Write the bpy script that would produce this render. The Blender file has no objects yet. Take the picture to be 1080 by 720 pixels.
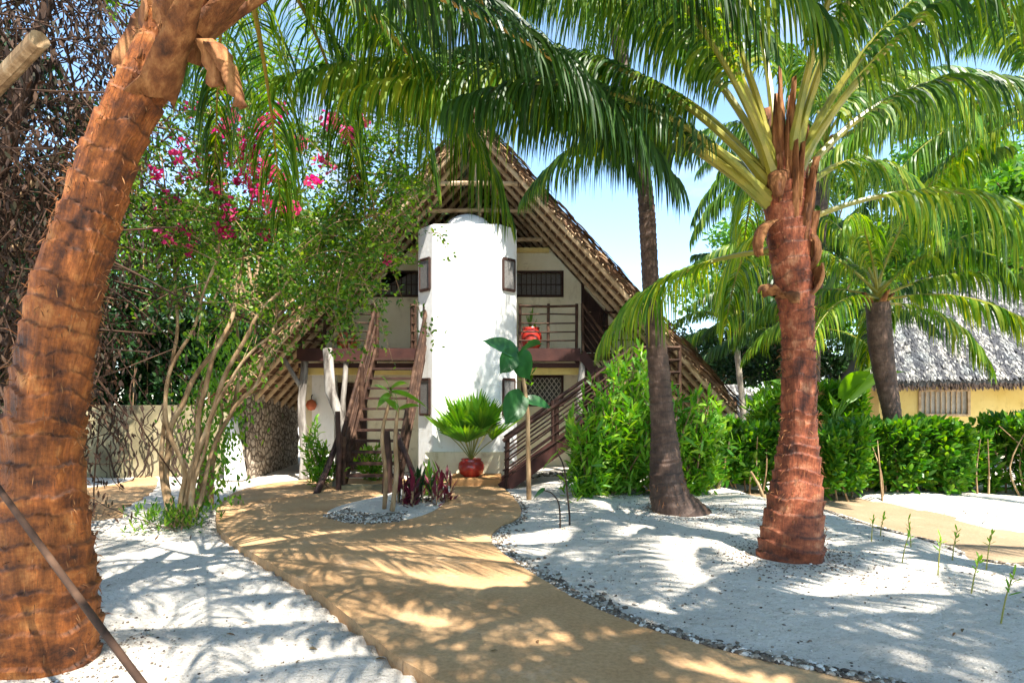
import bpy, bmesh, math, random
import numpy as np
from mathutils import Vector, Matrix, noise
R = math.radians
rng = np.random.default_rng(7)
random.seed(7)
S = bpy.context.scene
COL = S.collection

# ------------------------------------------------------------------ camera, sky, sun, exposure
cam = bpy.data.cameras.new('camera'); camo = bpy.data.objects.new('camera', cam); COL.objects.link(camo)
camo.location = (0, 0, 1.6); camo.rotation_euler = (R(90), 0, 0)
cam.sensor_width = 36; cam.lens = 36*640/1080; cam.shift_y = (428-360)/1080; cam.clip_end = 2000; cam.clip_start = .05
S.camera = camo
SUN_AZ = Vector((.50, -.86)).normalized(); SUN_EL = R(57)
W = bpy.data.worlds.new('World'); S.world = W; W.use_nodes = True
nt = W.node_tree; bg = nt.nodes['Background']; sky = nt.nodes.new('ShaderNodeTexSky'); sky.sky_type = 'NISHITA'
sky.sun_disc = False; sky.sun_elevation = SUN_EL; sky.sun_rotation = math.atan2(SUN_AZ.x, SUN_AZ.y)
sky.altitude = 1500; sky.air_density = 1.0; sky.dust_density = .15; sky.ozone_density = .6
tcn = nt.nodes.new('ShaderNodeTexCoord'); mpn = nt.nodes.new('ShaderNodeMapping'); mpn.inputs['Scale'].default_value = (1.0, 1.0, 2.6); mpn.inputs['Location'].default_value = (.35, .1, .2)
cn = nt.nodes.new('ShaderNodeTexNoise'); cn.inputs['Scale'].default_value = 3.2; cn.inputs['Detail'].default_value = 9; cn.inputs['Roughness'].default_value = .62
cr0 = nt.nodes.new('ShaderNodeMapRange'); cr0.inputs['From Min'].default_value = .50; cr0.inputs['From Max'].default_value = .72; cr0.inputs['To Max'].default_value = .75; cr0.interpolation_type = 'SMOOTHSTEP'
cm0 = nt.nodes.new('ShaderNodeMix'); cm0.data_type = 'RGBA'; cm0.inputs[7].default_value = (2.35, 2.4, 2.5, 1)
nt.links.new(tcn.outputs['Generated'], mpn.inputs[0]); nt.links.new(mpn.outputs[0], cn.inputs['Vector']); nt.links.new(cn.outputs[0], cr0.inputs['Value']); nt.links.new(cr0.outputs[0], cm0.inputs[0])
hsv0 = nt.nodes.new('ShaderNodeHueSaturation'); hsv0.inputs['Saturation'].default_value = 1.0; hsv0.inputs['Hue'].default_value = .49
nt.links.new(sky.outputs[0], hsv0.inputs['Color']); nt.links.new(hsv0.outputs[0], cm0.inputs[6]); nt.links.new(cm0.outputs[2], bg.inputs[0]); bg.inputs[1].default_value = .15
sl = bpy.data.lights.new('sun', 'SUN'); sl.energy = 5.0; sl.angle = R(.55); sl.color = (1, .95, .86)
so = bpy.data.objects.new('sun', sl); COL.objects.link(so)
sd = Vector((SUN_AZ.x*math.cos(SUN_EL), SUN_AZ.y*math.cos(SUN_EL), math.sin(SUN_EL)))
so.rotation_euler = sd.to_track_quat('Z', 'Y').to_euler(); so.location = (0, 0, 30)
S.view_settings.view_transform = 'Standard'; S.view_settings.look = 'None'
S.view_settings.exposure = 1.66; S.view_settings.gamma = 1
S.cycles.max_bounces = 8; S.cycles.transparent_max_bounces = 8; S.cycles.diffuse_bounces = 4

def gp(px, py, z=0.):          # ground point seen at a pixel of the 1080x720 photo
    Y = (1.6-z)*640/(py-428); return ((px-540)/640*Y, Y)
def at(px, py, Y): return Vector(((px-540)/640*Y, Y, 1.6-(py-428)/640*Y))
def wx(px, Y): return (px-540)/640*Y
def wz(py, Y): return 1.6-(py-428)/640*Y

# ------------------------------------------------------------------ materials
def newmat(name):
    m = bpy.data.materials.new(name); m.use_nodes = True
    n = m.node_tree.nodes; return m, n, m.node_tree.links, n['Principled BSDF'], n['Material Output']
def ramp(n, stops, interp='LINEAR'):
    r = n.new('ShaderNodeValToRGB'); r.color_ramp.interpolation = interp; e = r.color_ramp.elements
    while len(e) < len(stops): e.new(.5)
    for i, (p, c) in enumerate(stops):
        e[i].position = p; e[i].color = (*c, 1)
    return r
def tex(n, l, scale, detail=4, rough=.55, vec=None, mapping=None, coord='Object', kind='ShaderNodeTexNoise'):
    t = n.new(kind)
    if kind == 'ShaderNodeTexNoise':
        t.inputs['Detail'].default_value = detail; t.inputs['Roughness'].default_value = rough
    t.inputs['Scale'].default_value = scale
    if vec is None:
        c = n.new('ShaderNodeTexCoord'); vec = c.outputs[coord]
    if mapping:
        mp = n.new('ShaderNodeMapping'); mp.inputs['Scale'].default_value = mapping; l.new(vec, mp.inputs[0]); vec = mp.outputs[0]
    l.new(vec, t.inputs['Vector']); return t
def surf(name, stops, scale=3, detail=6, rough=.85, bump=.3, bscale=None, mapping=None, attr=None, bdist=.02, spec=.3):
    m, n, l, b, o = newmat(name)
    vec = None
    if attr:
        a = n.new('ShaderNodeAttribute'); a.attribute_name = attr; vec = a.outputs['Vector']
    t = tex(n, l, scale, detail, .6, vec, mapping)
    r = ramp(n, stops); l.new(t.outputs[0], r.inputs[0]); l.new(r.outputs[0], b.inputs['Base Color'])
    b.inputs['Roughness'].default_value = rough; b.inputs['Specular IOR Level'].default_value = spec
    if bump:
        t2 = tex(n, l, bscale or scale*3, 8, .65, vec, mapping)
        bp = n.new('ShaderNodeBump'); bp.inputs['Strength'].default_value = bump; bp.inputs['Distance'].default_value = bdist
        l.new(t2.outputs[0], bp.inputs['Height']); l.new(bp.outputs[0], b.inputs['Normal'])
    return m
def weather(m, amt=.8):
    """rain streaks and grime patches of the render itself"""
    n = m.node_tree.nodes; l = m.node_tree.links; b = n['Principled BSDF']; src = b.inputs['Base Color'].links[0].from_socket
    t = tex(n, l, 2.2, 9, .75, None, (1.6, 1.6, .5)); q = tex(n, l, 2.3, 9, .75)
    r1 = ramp(n, [(.30, (.66, .62, .54)), (.46, (1, 1, 1))]); r2 = ramp(n, [(.28, (.55, .50, .42)), (.42, (1, 1, 1))])
    l.new(t.outputs[0], r1.inputs[0]); l.new(q.outputs[0], r2.inputs[0])
    for rr in (r1, r2):
        mx = n.new('ShaderNodeMix'); mx.data_type = 'RGBA'; mx.blend_type = 'MULTIPLY'; mx.inputs[0].default_value = amt
        l.new(src, mx.inputs[6]); l.new(rr.outputs[0], mx.inputs[7]); src = mx.outputs[2]
    l.new(src, b.inputs['Base Color'])
def leafmat(name, cols, trans=.4, rough=.42, tcol=1.6):
    m, n, l, b, o = newmat(name)
    g = n.new('ShaderNodeNewGeometry'); k = len(cols)
    r = ramp(n, [(i/(max(k-1, 1)), c) for i, c in enumerate(cols)]); l.new(g.outputs['Random Per Island'], r.inputs[0])
    t = tex(n, l, 1.3, 3); mx = n.new('ShaderNodeMix'); mx.data_type = 'RGBA'; mx.blend_type = 'MULTIPLY'; mx.inputs[0].default_value = 1
    r2 = ramp(n, [(.3, (.65, .7, .7)), (.7, (1.25, 1.15, 1))]); l.new(t.outputs[0], r2.inputs[0])
    l.new(r.outputs[0], mx.inputs[6]); l.new(r2.outputs[0], mx.inputs[7])
    l.new(mx.outputs[2], b.inputs['Base Color']); b.inputs['Roughness'].default_value = rough
    b.inputs['Specular IOR Level'].default_value = .45
    tr = n.new('ShaderNodeBsdfTranslucent'); hs = n.new('ShaderNodeHueSaturation')
    hs.inputs['Value'].default_value = tcol; hs.inputs['Hue'].default_value = .485; hs.inputs['Saturation'].default_value = 1.1
    l.new(mx.outputs[2], hs.inputs['Color']); l.new(hs.outputs[0], tr.inputs[0])
    ms = n.new('ShaderNodeMixShader'); ms.inputs[0].default_value = trans
    l.new(b.outputs[0], ms.inputs[1]); l.new(tr.outputs[0], ms.inputs[2]); l.new(ms.outputs[0], o.inputs[0])
    return m

def sandmat():
    m, n, l, b, o = newmat('coral_sand')
    a = tex(n, l, .5, 5); f = tex(n, l, 14, 8, .7); s = tex(n, l, 55, 2, .5)
    r = ramp(n, [(.3, (.61, .55, .475)), (.7, (.79, .725, .63))]); l.new(a.outputs[0], r.inputs[0])
    r2 = ramp(n, [(.30, (.62, .60, .56)), (.48, (1, 1, 1))]); l.new(f.outputs[0], r2.inputs[0])
    r3 = ramp(n, [(.27, (.22, .18, .14)), (.36, (1, 1, 1))]); l.new(s.outputs[0], r3.inputs[0])
    m1 = n.new('ShaderNodeMix'); m1.data_type = 'RGBA'; m1.blend_type = 'MULTIPLY'; m1.inputs[0].default_value = .7
    l.new(r.outputs[0], m1.inputs[6]); l.new(r2.outputs[0], m1.inputs[7])
    m2 = n.new('ShaderNodeMix'); m2.data_type = 'RGBA'; m2.blend_type = 'MULTIPLY'; m2.inputs[0].default_value = .8
    l.new(m1.outputs[2], m2.inputs[6]); l.new(r3.outputs[0], m2.inputs[7]); l.new(m2.outputs[2], b.inputs['Base Color'])
    b.inputs['Roughness'].default_value = .95; b.inputs['Specular IOR Level'].default_value = .1
    h = tex(n, l, 5, 8, .7); bp = n.new('ShaderNodeBump'); bp.inputs['Strength'].default_value = .9; bp.inputs['Distance'].default_value = .13
    l.new(h.outputs[0], bp.inputs['Height'])
    vf = tex(n, l, 2.6, kind='ShaderNodeTexVoronoi'); vf.feature = 'SMOOTH_F1'; b0 = n.new('ShaderNodeBump'); b0.inputs['Strength'].default_value = .55; b0.inputs['Distance'].default_value = .10; l.new(vf.outputs['Distance'], b0.inputs['Height']); l.new(b0.outputs[0], bp.inputs['Normal'])
    b2 = n.new('ShaderNodeBump'); b2.inputs['Strength'].default_value = .6; b2.inputs['Distance'].default_value = .012
    l.new(s.outputs[0], b2.inputs['Height']); l.new(bp.outputs[0], b2.inputs['Normal']); l.new(b2.outputs[0], b.inputs['Normal'])
    return m
def pathmat(name='path_screed', c1=(.40, .225, .10), c2=(.52, .335, .175)):
    m, n, l, b, o = newmat(name)
    a = tex(n, l, .9, 6, .6); f = tex(n, l, 30, 6, .7); w = tex(n, l, 2.2, 8, .75)
    r = ramp(n, [(.3, c1), (.7, c2)]); l.new(a.outputs[0], r.inputs[0])
    r2 = ramp(n, [(.35, (.78, .76, .74)), (.6, (1.08, 1.06, 1.04))]); l.new(f.outputs[0], r2.inputs[0])
    r3 = ramp(n, [(.56, (0, 0, 0)), (.72, (1, 1, 1))]); l.new(w.outputs[0], r3.inputs[0])
    m1 = n.new('ShaderNodeMix'); m1.data_type = 'RGBA'; m1.blend_type = 'MULTIPLY'; m1.inputs[0].default_value = 1
    l.new(r.outputs[0], m1.inputs[6]); l.new(r2.outputs[0], m1.inputs[7])
    m2 = n.new('ShaderNodeMix'); m2.data_type = 'RGBA'; l.new(m1.outputs[2], m2.inputs[6]); m2.inputs[7].default_value = (.56, .42, .29, 1)
    mm = n.new('ShaderNodeMath'); mm.operation = 'MULTIPLY'; mm.inputs[1].default_value = .5; l.new(r3.outputs[0], mm.inputs[0]); l.new(mm.outputs[0], m2.inputs[0])
    l.new(m2.outputs[2], b.inputs['Base Color']); b.inputs['Roughness'].default_value = .8; b.inputs['Specular IOR Level'].default_value = .25
    bp = n.new('ShaderNodeBump'); bp.inputs['Strength'].default_value = .45; bp.inputs['Distance'].default_value = .01
    l.new(f.outputs[0], bp.inputs['Height']); b2 = n.new('ShaderNodeBump'); b2.inputs['Strength'].default_value = .5; b2.inputs['Distance'].default_value = .03
    l.new(a.outputs[0], b2.inputs['Height']); l.new(bp.outputs[0], b2.inputs['Normal']); l.new(b2.outputs[0], b.inputs['Normal'])
    return m
def trunkmat(name, cols, ringdark=.35):
    m, n, l, b, o = newmat(name)
    a = n.new('ShaderNodeAttribute'); a.attribute_name = 'tc'
    t = tex(n, l, 4.5, 9, .72, a.outputs['Vector'], (1, 1, 1.1)); f = tex(n, l, 70, 6, .75, a.outputs['Vector'], (1, 1, .13))
    r = ramp(n, cols); l.new(t.outputs[0], r.inputs[0])
    r2 = ramp(n, [(.36, (.55, .50, .46)), (.60, (1.12, 1.1, 1.08))]); l.new(f.outputs[0], r2.inputs[0])
    m1 = n.new('ShaderNodeMix'); m1.data_type = 'RGBA'; m1.blend_type = 'MULTIPLY'; m1.inputs[0].default_value = .85
    l.new(r.outputs[0], m1.inputs[6]); l.new(r2.outputs[0], m1.inputs[7])
    # scar rings: a real dark fibre band at each leaf scar
    s = n.new('ShaderNodeAttribute'); s.attribute_name = 'scar'
    m2 = n.new('ShaderNodeMix'); m2.data_type = 'RGBA'; m2.inputs[7].default_value = (.045, .024, .014, 1)
    mm = n.new('ShaderNodeMath'); mm.operation = 'MULTIPLY'; mm.inputs[1].default_value = ringdark; l.new(s.outputs['Fac'], mm.inputs[0])
    l.new(mm.outputs[0], m2.inputs[0]); l.new(m1.outputs[2], m2.inputs[6]); l.new(m2.outputs[2], b.inputs['Base Color'])
    b.inputs['Roughness'].default_value = .6; b.inputs['Specular IOR Level'].default_value = .35
    bp = n.new('ShaderNodeBump'); bp.inputs['Strength'].default_value = .8; bp.inputs['Distance'].default_value = .012
    l.new(f.outputs[0], bp.inputs['Height']); l.new(bp.outputs[0], b.inputs['Normal'])
    return m

MT = {}
MT['sand'] = sandmat(); MT['path'] = pathmat(); MT['path2'] = pathmat('side_path_screed', (.25, .17, .10), (.33, .24, .15))
MT['white'] = surf('white_lime_render', [(.3, (.72, .70, .66)), (.55, (.82, .81, .78))], 1.4, 8, .9, .35, 12, bdist=.012)
MT['cream'] = surf('cream_lime_render', [(.3, (.66, .58, .38)), (.6, (.78, .71, .52))], 1.2, 8, .9, .3, 12, bdist=.012)
MT['yellow'] = surf('yellow_render', [(.3, (.66, .46, .13)), (.65, (.76, .58, .22))], 1.2, 8, .9, .3, 12, bdist=.012)
MT['oldwall'] = surf('weathered_shaded_yellow_wall', [(.3, (.10, .085, .05)), (.5, (.24, .20, .11)), (.7, (.38, .33, .21))], 1.6, 9, .95, .5, 9)  # weathered yellow, darkened overall so the colour holds the garden wall's shade
[weather(MT[k]) for k in ('white', 'cream', 'yellow')]
MT['darkwood'] = surf('dark_red_stained_wood', [(.3, (.020, .009, .007)), (.7, (.058, .026, .017))], 4, 6, .65, .4, 20, (1, 1, 1), spec=.25, bdist=.006)
MT['stairwood'] = surf('weathered_stair_wood', [(.3, (.020, .010, .006)), (.5, (.045, .021, .012)), (.72, (.12, .066, .040))], 5, 7, .75, .5, 25, spec=.2, bdist=.008)
MT['fascia'] = surf('plum_brown_painted_beam', [(.3, (.030, .010, .008)), (.7, (.062, .021, .015))], 3, 6, .65, .25, 20, spec=.25)
MT['greylog'] = surf('bleached_driftwood', [(.36, (.05, .04, .032)), (.48, (.20, .175, .15)), (.66, (.40, .37, .33))], 6, 7, .85, .7, 22, (1, 1, .2))
MT['pole'] = surf('mangrove_pole', [(.3, (.30, .18, .09)), (.6, (.58, .42, .25))], 5, 6, .7, .4, 20)
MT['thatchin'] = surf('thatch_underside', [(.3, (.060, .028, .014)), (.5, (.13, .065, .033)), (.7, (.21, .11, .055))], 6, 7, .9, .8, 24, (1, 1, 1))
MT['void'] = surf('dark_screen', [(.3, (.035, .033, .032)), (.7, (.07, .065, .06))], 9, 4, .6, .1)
MT['screen'] = surf('woven_grey_screen', [(.3, (.10, .095, .09)), (.7, (.19, .18, .17))], 30, 4, .7, .5, 60)
MT['lattice'] = surf('pale_lattice_block', [(.3, (.38, .34, .28)), (.7, (.50, .46, .40))], 12, 4, .8, .3)
MT['redpot'] = surf('red_glazed_pot', [(.3, (.26, .018, .012)), (.7, (.42, .035, .022))], 4, 5, .22, .05, 10, spec=.6)
MT['terra'] = surf('terracotta', [(.3, (.42, .09, .035)), (.7, (.55, .15, .06))], 6, 5, .5, .2, 20, spec=.4)
MT['soil'] = surf('soil', [(.3, (.03, .02, .013)), (.7, (.08, .055, .035))], 20, 5, .95, .5, 40)
MT['orangestep'] = surf('ochre_concrete', [(.3, (.36, .17, .06)), (.7, (.50, .27, .11))], 3, 7, .8, .3, 20)
MT['trunkL'] = trunkmat('palm_bark_orange', [(.34, (.030, .010, .004)), (.44, (.14, .040, .008)), (.54, (.29, .086, .015)), (.70, (.50, .22, .065))], .85)
MT['trunkR'] = trunkmat('palm_bark_red', [(.34, (.035, .011, .006)), (.44, (.14, .034, .013)), (.54, (.28, .074, .028)), (.70, (.52, .26, .14))], .9)
MT['trunkD'] = trunkmat('palm_bark_brown', [(.3, (.022, .013, .009)), (.5, (.075, .042, .028)), (.7, (.17, .11, .08))], .7)
MT['trunkP'] = trunkmat('palm_bark_pale', [(.3, (.28, .24, .18)), (.7, (.45, .40, .32))], .4)
MT['husk'] = surf('palm_fibre_sheath', [(.32, (.045, .017, .008)), (.48, (.17, .06, .018)), (.68, (.38, .18, .065))], 10, 7, .75, .8, 40, (1, 1, .25))
MT['rachis'] = surf('palm_rachis', [(.3, (.13, .16, .02)), (.65, (.31, .26, .035))], 3, 4, .4, .1, 20, spec=.5)
MT['rachisO'] = surf('palm_rachis_amber', [(.3, (.30, .17, .03)), (.65, (.44, .29, .055))], 3, 4, .4, .1, 20, spec=.5)
MT['palmA'] = leafmat('palm_leaflet_green', [(.012, .055, .006), (.04, .13, .008), (.095, .20, .012), (.22, .30, .025)], .46)
MT['palmB'] = leafmat('palm_leaflet_bright', [(.025, .11, .008), (.08, .21, .012), (.17, .29, .018), (.34, .38, .04)], .52)
MT['palmD'] = leafmat('palm_leaflet_deep', [(.010, .042, .008), (.022, .075, .010), (.045, .115, .012)], .38)
MT['fan'] = leafmat('fan_leaf', [(.05, .18, .015), (.10, .26, .025), (.19, .34, .035)], .45)
MT['boug'] = leafmat('bougainvillea_leaf', [(.02, .080, .008), (.055, .16, .012), (.11, .24, .018), (.22, .33, .035)], .5)
MT['bract'] = leafmat('magenta_bract', [(.50, .015, .13), (.65, .03, .20), (.78, .06, .22)], .45, .6, 1.1)
MT['shrub'] = leafmat('lance_leaf', [(.045, .18, .012), (.09, .27, .018), (.15, .34, .028), (.26, .42, .05)], .45)
MT['hedge'] = leafmat('hedge_leaf', [(.020, .10, .010), (.05, .18, .014), (.09, .25, .018), (.17, .30, .03)], .42)
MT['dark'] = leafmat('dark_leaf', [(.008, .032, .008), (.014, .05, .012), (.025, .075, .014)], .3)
MT['dryleaf'] = leafmat('dry_leaf', [(.016, .008, .005), (.04, .018, .009), (.075, .036, .018), (.015, .02, .008)], .15, .8)
MT['fallen'] = leafmat('fallen_leaf', [(.10, .05, .02), (.22, .12, .05), (.30, .21, .10), (.05, .03, .02)], .1, .8, 1)
MT['banana'] = leafmat('broad_leaf', [(.015, .09, .02), (.03, .14, .03)], .35, .3)
MT['bright'] = leafmat('lime_leaf', [(.10, .28, .02), (.20, .40, .04)], .45)
MT['maroon'] = leafmat('maroon_leaf', [(.10, .012, .022), (.18, .02, .04), (.05, .02, .02)], .3)
MT['bark'] = surf('shrub_bark', [(.3, (.11, .06, .028)), (.5, (.27, .17, .085)), (.7, (.44, .32, .19))], 8, 6, .85, .6, 30, (1, 1, .3))
MT['vine'] = surf('black_vine', [(.3, (.018, .011, .008)), (.7, (.06, .035, .022))], 8, 4, .85, .4)
MT['dryvine'] = surf('dry_vine', [(.3, (.02, .010, .006)), (.6, (.06, .03, .016)), (.8, (.13, .07, .04))], 3, 4, .85, .3)
MT['thatchout'] = leafmat('weathered_thatch', [(.07, .07, .08), (.17, .17, .175), (.28, .275, .275), (.42, .41, .40)], .05, .8, 1)
MT['thatchdark'] = leafmat('dark_thatch_strip', [(.02, .022, .032), (.05, .052, .065), (.10, .10, .11)], .05, .8, 1)  # darker strips laid in bands between the pale ones
MT['thatchb'] = leafmat('brown_thatch', [(.08, .04, .02), (.16, .09, .045), (.30, .19, .10)], .05, .8, 1)
def stonemat():
    m, n, l, b, o = newmat('coral_rag')
    v = tex(n, l, 6.5, kind='ShaderNodeTexVoronoi'); v.feature = 'DISTANCE_TO_EDGE'
    c = tex(n, l, 6.5, kind='ShaderNodeTexVoronoi'); nz = tex(n, l, 16, 8, .7)
    r = ramp(n, [(.0, (.05, .035, .025)), (.08, (.25, .2, .15)), (.2, (.5, .44, .36))]); l.new(v.outputs['Distance'], r.inputs[0])
    r2 = ramp(n, [(.3, (.30, .24, .2)), (.62, (1.25, 1.2, 1.15))]); l.new(nz.outputs[0], r2.inputs[0])
    mx = n.new('ShaderNodeMix'); mx.data_type = 'RGBA'; mx.blend_type = 'MULTIPLY'; mx.inputs[0].default_value = .9
    l.new(r.outputs[0], mx.inputs[6]); l.new(r2.outputs[0], mx.inputs[7]); l.new(mx.outputs[2], b.inputs['Base Color'])
    b.inputs['Roughness'].default_value = .95
    bp = n.new('ShaderNodeBump'); bp.inputs['Strength'].default_value = 1; bp.inputs['Distance'].default_value = .06
    l.new(v.outputs['Distance'], bp.inputs['Height']); b2 = n.new('ShaderNodeBump'); b2.inputs['Strength'].default_value = .9; b2.inputs['Distance'].default_value = .03
    l.new(nz.outputs[0], b2.inputs['Height']); l.new(bp.outputs[0], b2.inputs['Normal']); l.new(b2.outputs[0], b.inputs['Normal'])
    return m
MT['stone'] = stonemat()
def pebmat():
    m, n, l, b, o = newmat('pebble'); g = n.new('ShaderNodeNewGeometry')
    r = ramp(n, [(0, (.04, .028, .02)), (.4, (.15, .11, .075)), (.7, (.32, .27, .21)), (1, (.66, .62, .56))]); l.new(g.outputs['Random Per Island'], r.inputs[0])
    l.new(r.outputs[0], b.inputs['Base Color']); b.inputs['Roughness'].default_value = .8; return m
MT['pebble'] = pebmat()

# ------------------------------------------------------------------ mesh building
def nrm(a): return a/np.maximum(np.linalg.norm(a, axis=-1, keepdims=True), 1e-9)
class MB:
    def __init__(s): s.V = []; s.L = []; s.N = []; s.MI = []; s.n = 0; s.tc = None; s.mats = []
    def add(s, V, faces, mat=None):
        V = np.asarray(V, float).reshape(-1, 3); mi = 0
        if mat is not None:
            if mat not in s.mats: s.mats.append(mat)
            mi = s.mats.index(mat)
        if isinstance(faces, np.ndarray):
            L = faces.reshape(-1)+s.n; N = np.full(len(faces), faces.shape[1])
        else:
            L = np.array([i for f in faces for i in f])+s.n; N = np.array([len(f) for f in faces])
        s.V.append(V); s.L.append(L); s.N.append(N); s.MI.append(np.full(len(N), mi)); s.n += len(V); return s
    def box(s, a, b, mat=None):
        x0, y0, z0 = a; x1, y1, z1 = b
        V = [(x0,y0,z0),(x1,y0,z0),(x1,y1,z0),(x0,y1,z0),(x0,y0,z1),(x1,y0,z1),(x1,y1,z1),(x0,y1,z1)]
        return s.add(V, [(0,3,2,1),(4,5,6,7),(0,1,5,4),(1,2,6,5),(2,3,7,6),(3,0,4,7)], mat)
    def beam(s, p, q, w, h, mat=None, up=(0, 0, 1)):
        p = Vector(p); q = Vector(q); d = (q-p).normalized(); up = Vector(up)
        r = d.cross(up)
        if r.length < 1e-3: r = d.cross(Vector((0, 1, 0)))
        r.normalize(); u = r.cross(d); V = []
        for c in (p, q):
            for a, b in ((-1,-1),(1,-1),(1,1),(-1,1)): V.append(c+r*a*w/2+u*b*h/2)
        return s.add([tuple(v) for v in V], [(0,1,2,3),(7,6,5,4),(0,4,5,1),(1,5,6,2),(2,6,7,3),(3,7,4,0)], mat)
    def tube(s, pts, rad, n=8, mat=None, wob=0., cap=True):
        P = np.array([tuple(p) for p in pts], float); K = len(P)
        if np.isscalar(rad): rad = [rad]*K
        rad = np.asarray(rad, float)
        T = nrm(np.gradient(P, axis=0)); ref = np.array([0, 0, 1.]) if abs(T[0][2]) < .9 else np.array([1., 0, 0])
        U = []; u = nrm(np.cross(T[0], ref))
        for k in range(K):
            u = nrm(u-T[k]*np.dot(u, T[k])); U.append(u)
        U = np.array(U); B = np.cross(T, U); a = np.linspace(0, 2*np.pi, n, endpoint=False)
        rr = rad[:, None]*np.ones((K, n))
        if wob: rr = rr*(1+rng.normal(0, wob, (K, n)))
        V = P[:, None]+rr[..., None]*(np.cos(a)[None, :, None]*U[:, None]+np.sin(a)[None, :, None]*B[:, None])
        i = np.arange(K-1)[:, None]*n; j = np.arange(n)[None]; j2 = (j+1) % n
        F = np.stack([i+j, i+j2, i+n+j2, i+n+j], -1).reshape(-1, 4)
        s.add(V.reshape(-1, 3), F, mat)
        if cap: s.add(V[[0, -1]].reshape(-1, 3), [tuple(range(n))[::-1], tuple(range(n, 2*n))], mat)
        return s
    def poly(s, pts, z0, z1, mat=None):          # vertical prism of an outline in plan
        n = len(pts); V = [(x, y, z0) for x, y in pts]+[(x, y, z1) for x, y in pts]
        return s.add(V, [tuple(range(n))[::-1], tuple(range(n, 2*n))]+[(i, (i+1) % n, n+(i+1) % n, n+i) for i in range(n)], mat)
    def slabxz(s, pts, y0, y1, mat=None):        # outline in x,z extruded along y
        n = len(pts); V = [(x, y0, z) for x, z in pts]+[(x, y1, z) for x, z in pts]
        return s.add(V, [tuple(range(n)), tuple(range(n, 2*n))[::-1]]+[(i, n+i, n+(i+1) % n, (i+1) % n) for i in range(n)], mat)
    def lathe(s, c, prof, n=28, mat=None):
        a = np.linspace(0, 2*np.pi, n, endpoint=False); P = np.array(prof, float); K = len(P)
        V = np.stack([c[0]+P[:, 0:1]*np.cos(a), c[1]+P[:, 0:1]*np.sin(a), c[2]+P[:, 1:2]+0*a], -1).reshape(-1, 3)
        i = np.arange(K-1)[:, None]*n; j = np.arange(n)[None]; j2 = (j+1) % n
        return s.add(V, np.stack([i+j, i+j2, i+n+j2, i+n+j], -1).reshape(-1, 4), mat)
    def blades(s, p, d, w, L, Wd, seg=3, grav=.8, prof=None, mat=None):
        p = np.asarray(p, float); N = len(p); d = nrm(np.asarray(d, float)*np.ones((N, 3))); w = np.asarray(w, float)*np.ones((N, 3))
        L = np.ones(N)*L; Wd = np.ones(N)*Wd; grav = np.ones(N)*grav
        if prof is None: prof = [.5]+[1.]*(seg-1)+[.06]
        V = []; c = p.copy(); g = np.array([0, 0, -1.])
        for k in range(seg+1):
            sd_ = nrm(w-d*np.sum(w*d, -1, keepdims=True))*(Wd*prof[k]/2)[:, None]
            V.append(c-sd_); V.append(c+sd_)
            c = c+d*(L/seg)[:, None]; d = nrm(d+g*(grav/seg)[:, None])
        V = np.stack(V, 1); K = 2*(seg+1)
        base = (np.arange(N)*K)[:, None, None]; q = np.array([[2*k, 2*k+1, 2*k+3, 2*k+2] for k in range(seg)])[None]
        return s.add(V.reshape(-1, 3), (base+q).reshape(-1, 4), mat)
    def obj(s, name, mat=None, parent=None, smooth=False, tc=None, scar=None):
        me = bpy.data.meshes.new(name); V = np.concatenate(s.V); L = np.concatenate(s.L); N = np.concatenate(s.N); MI = np.concatenate(s.MI)
        me.vertices.add(len(V)); me.vertices.foreach_set('co', V.reshape(-1))
        me.loops.add(len(L)); me.loops.foreach_set('vertex_index', L.astype(np.int32))
        me.polygons.add(len(N)); st = np.concatenate([[0], np.cumsum(N)[:-1]]).astype(np.int32)
        me.polygons.foreach_set('loop_start', st); me.polygons.foreach_set('loop_total', N.astype(np.int32))
        if s.mats:
            for m in s.mats: me.materials.append(MT[m])
            me.polygons.foreach_set('material_index', MI.astype(np.int32))
        else: me.materials.append(MT[mat])
        me.polygons.foreach_set('use_smooth', np.full(len(N), smooth))
        if tc is not None:
            a = me.attributes.new('tc', 'FLOAT_VECTOR', 'POINT'); a.data.foreach_set('vector', tc.reshape(-1))
        if scar is not None:
            a = me.attributes.new('scar', 'FLOAT', 'POINT'); a.data.foreach_set('value', scar.reshape(-1))
        me.update(calc_edges=True); me.validate()
        o = bpy.data.objects.new(name, me); COL.objects.link(o)
        if parent is not None:
            o.parent = parent
            if parent.type == 'EMPTY': o.location = -parent.location if parent.get('world_parts') else (0, 0, 0)
        return o
def tag(o, label=None, cat=None, group=None, kind=None):
    if label: o['label'] = label
    if cat: o['category'] = cat
    if group: o['group'] = group
    if kind: o['kind'] = kind
    return o
def thing(name, loc, label, cat, group=None, rz=0):
    o = bpy.data.objects.new(name, None); COL.objects.link(o); o.location = loc; o.rotation_euler = (0, 0, rz)
    o.empty_display_size = .2; o['world_parts'] = 1
    return tag(o, label, cat, group)
# parts of a thing with world_parts are modelled in world coordinates and shifted by the Empty's place
def finish_clean():
    for o in S.objects:
        if 'world_parts' in o: del o['world_parts']
def catmull(pts, n=8, closed=False):
    P = [np.array(tuple(p), float) for p in pts]; out = []; m = len(P)
    rngk = range(m if closed else m-1)
    for i in rngk:
        if closed: a, b, c, d = P[(i-1) % m], P[i], P[(i+1) % m], P[(i+2) % m]
        else: a, b, c, d = P[max(i-1, 0)], P[i], P[i+1], P[min(i+2, m-1)]
        for k in range(n):
            t = k/n; out.append(.5*((2*b)+(-a+c)*t+(2*a-5*b+4*c-d)*t*t+(-a+3*b-3*c+d)*t**3))
    if not closed: out.append(P[-1])
    return np.array(out)
def rnd_dirs(n): return nrm(rng.normal(size=(n, 3)))

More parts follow.
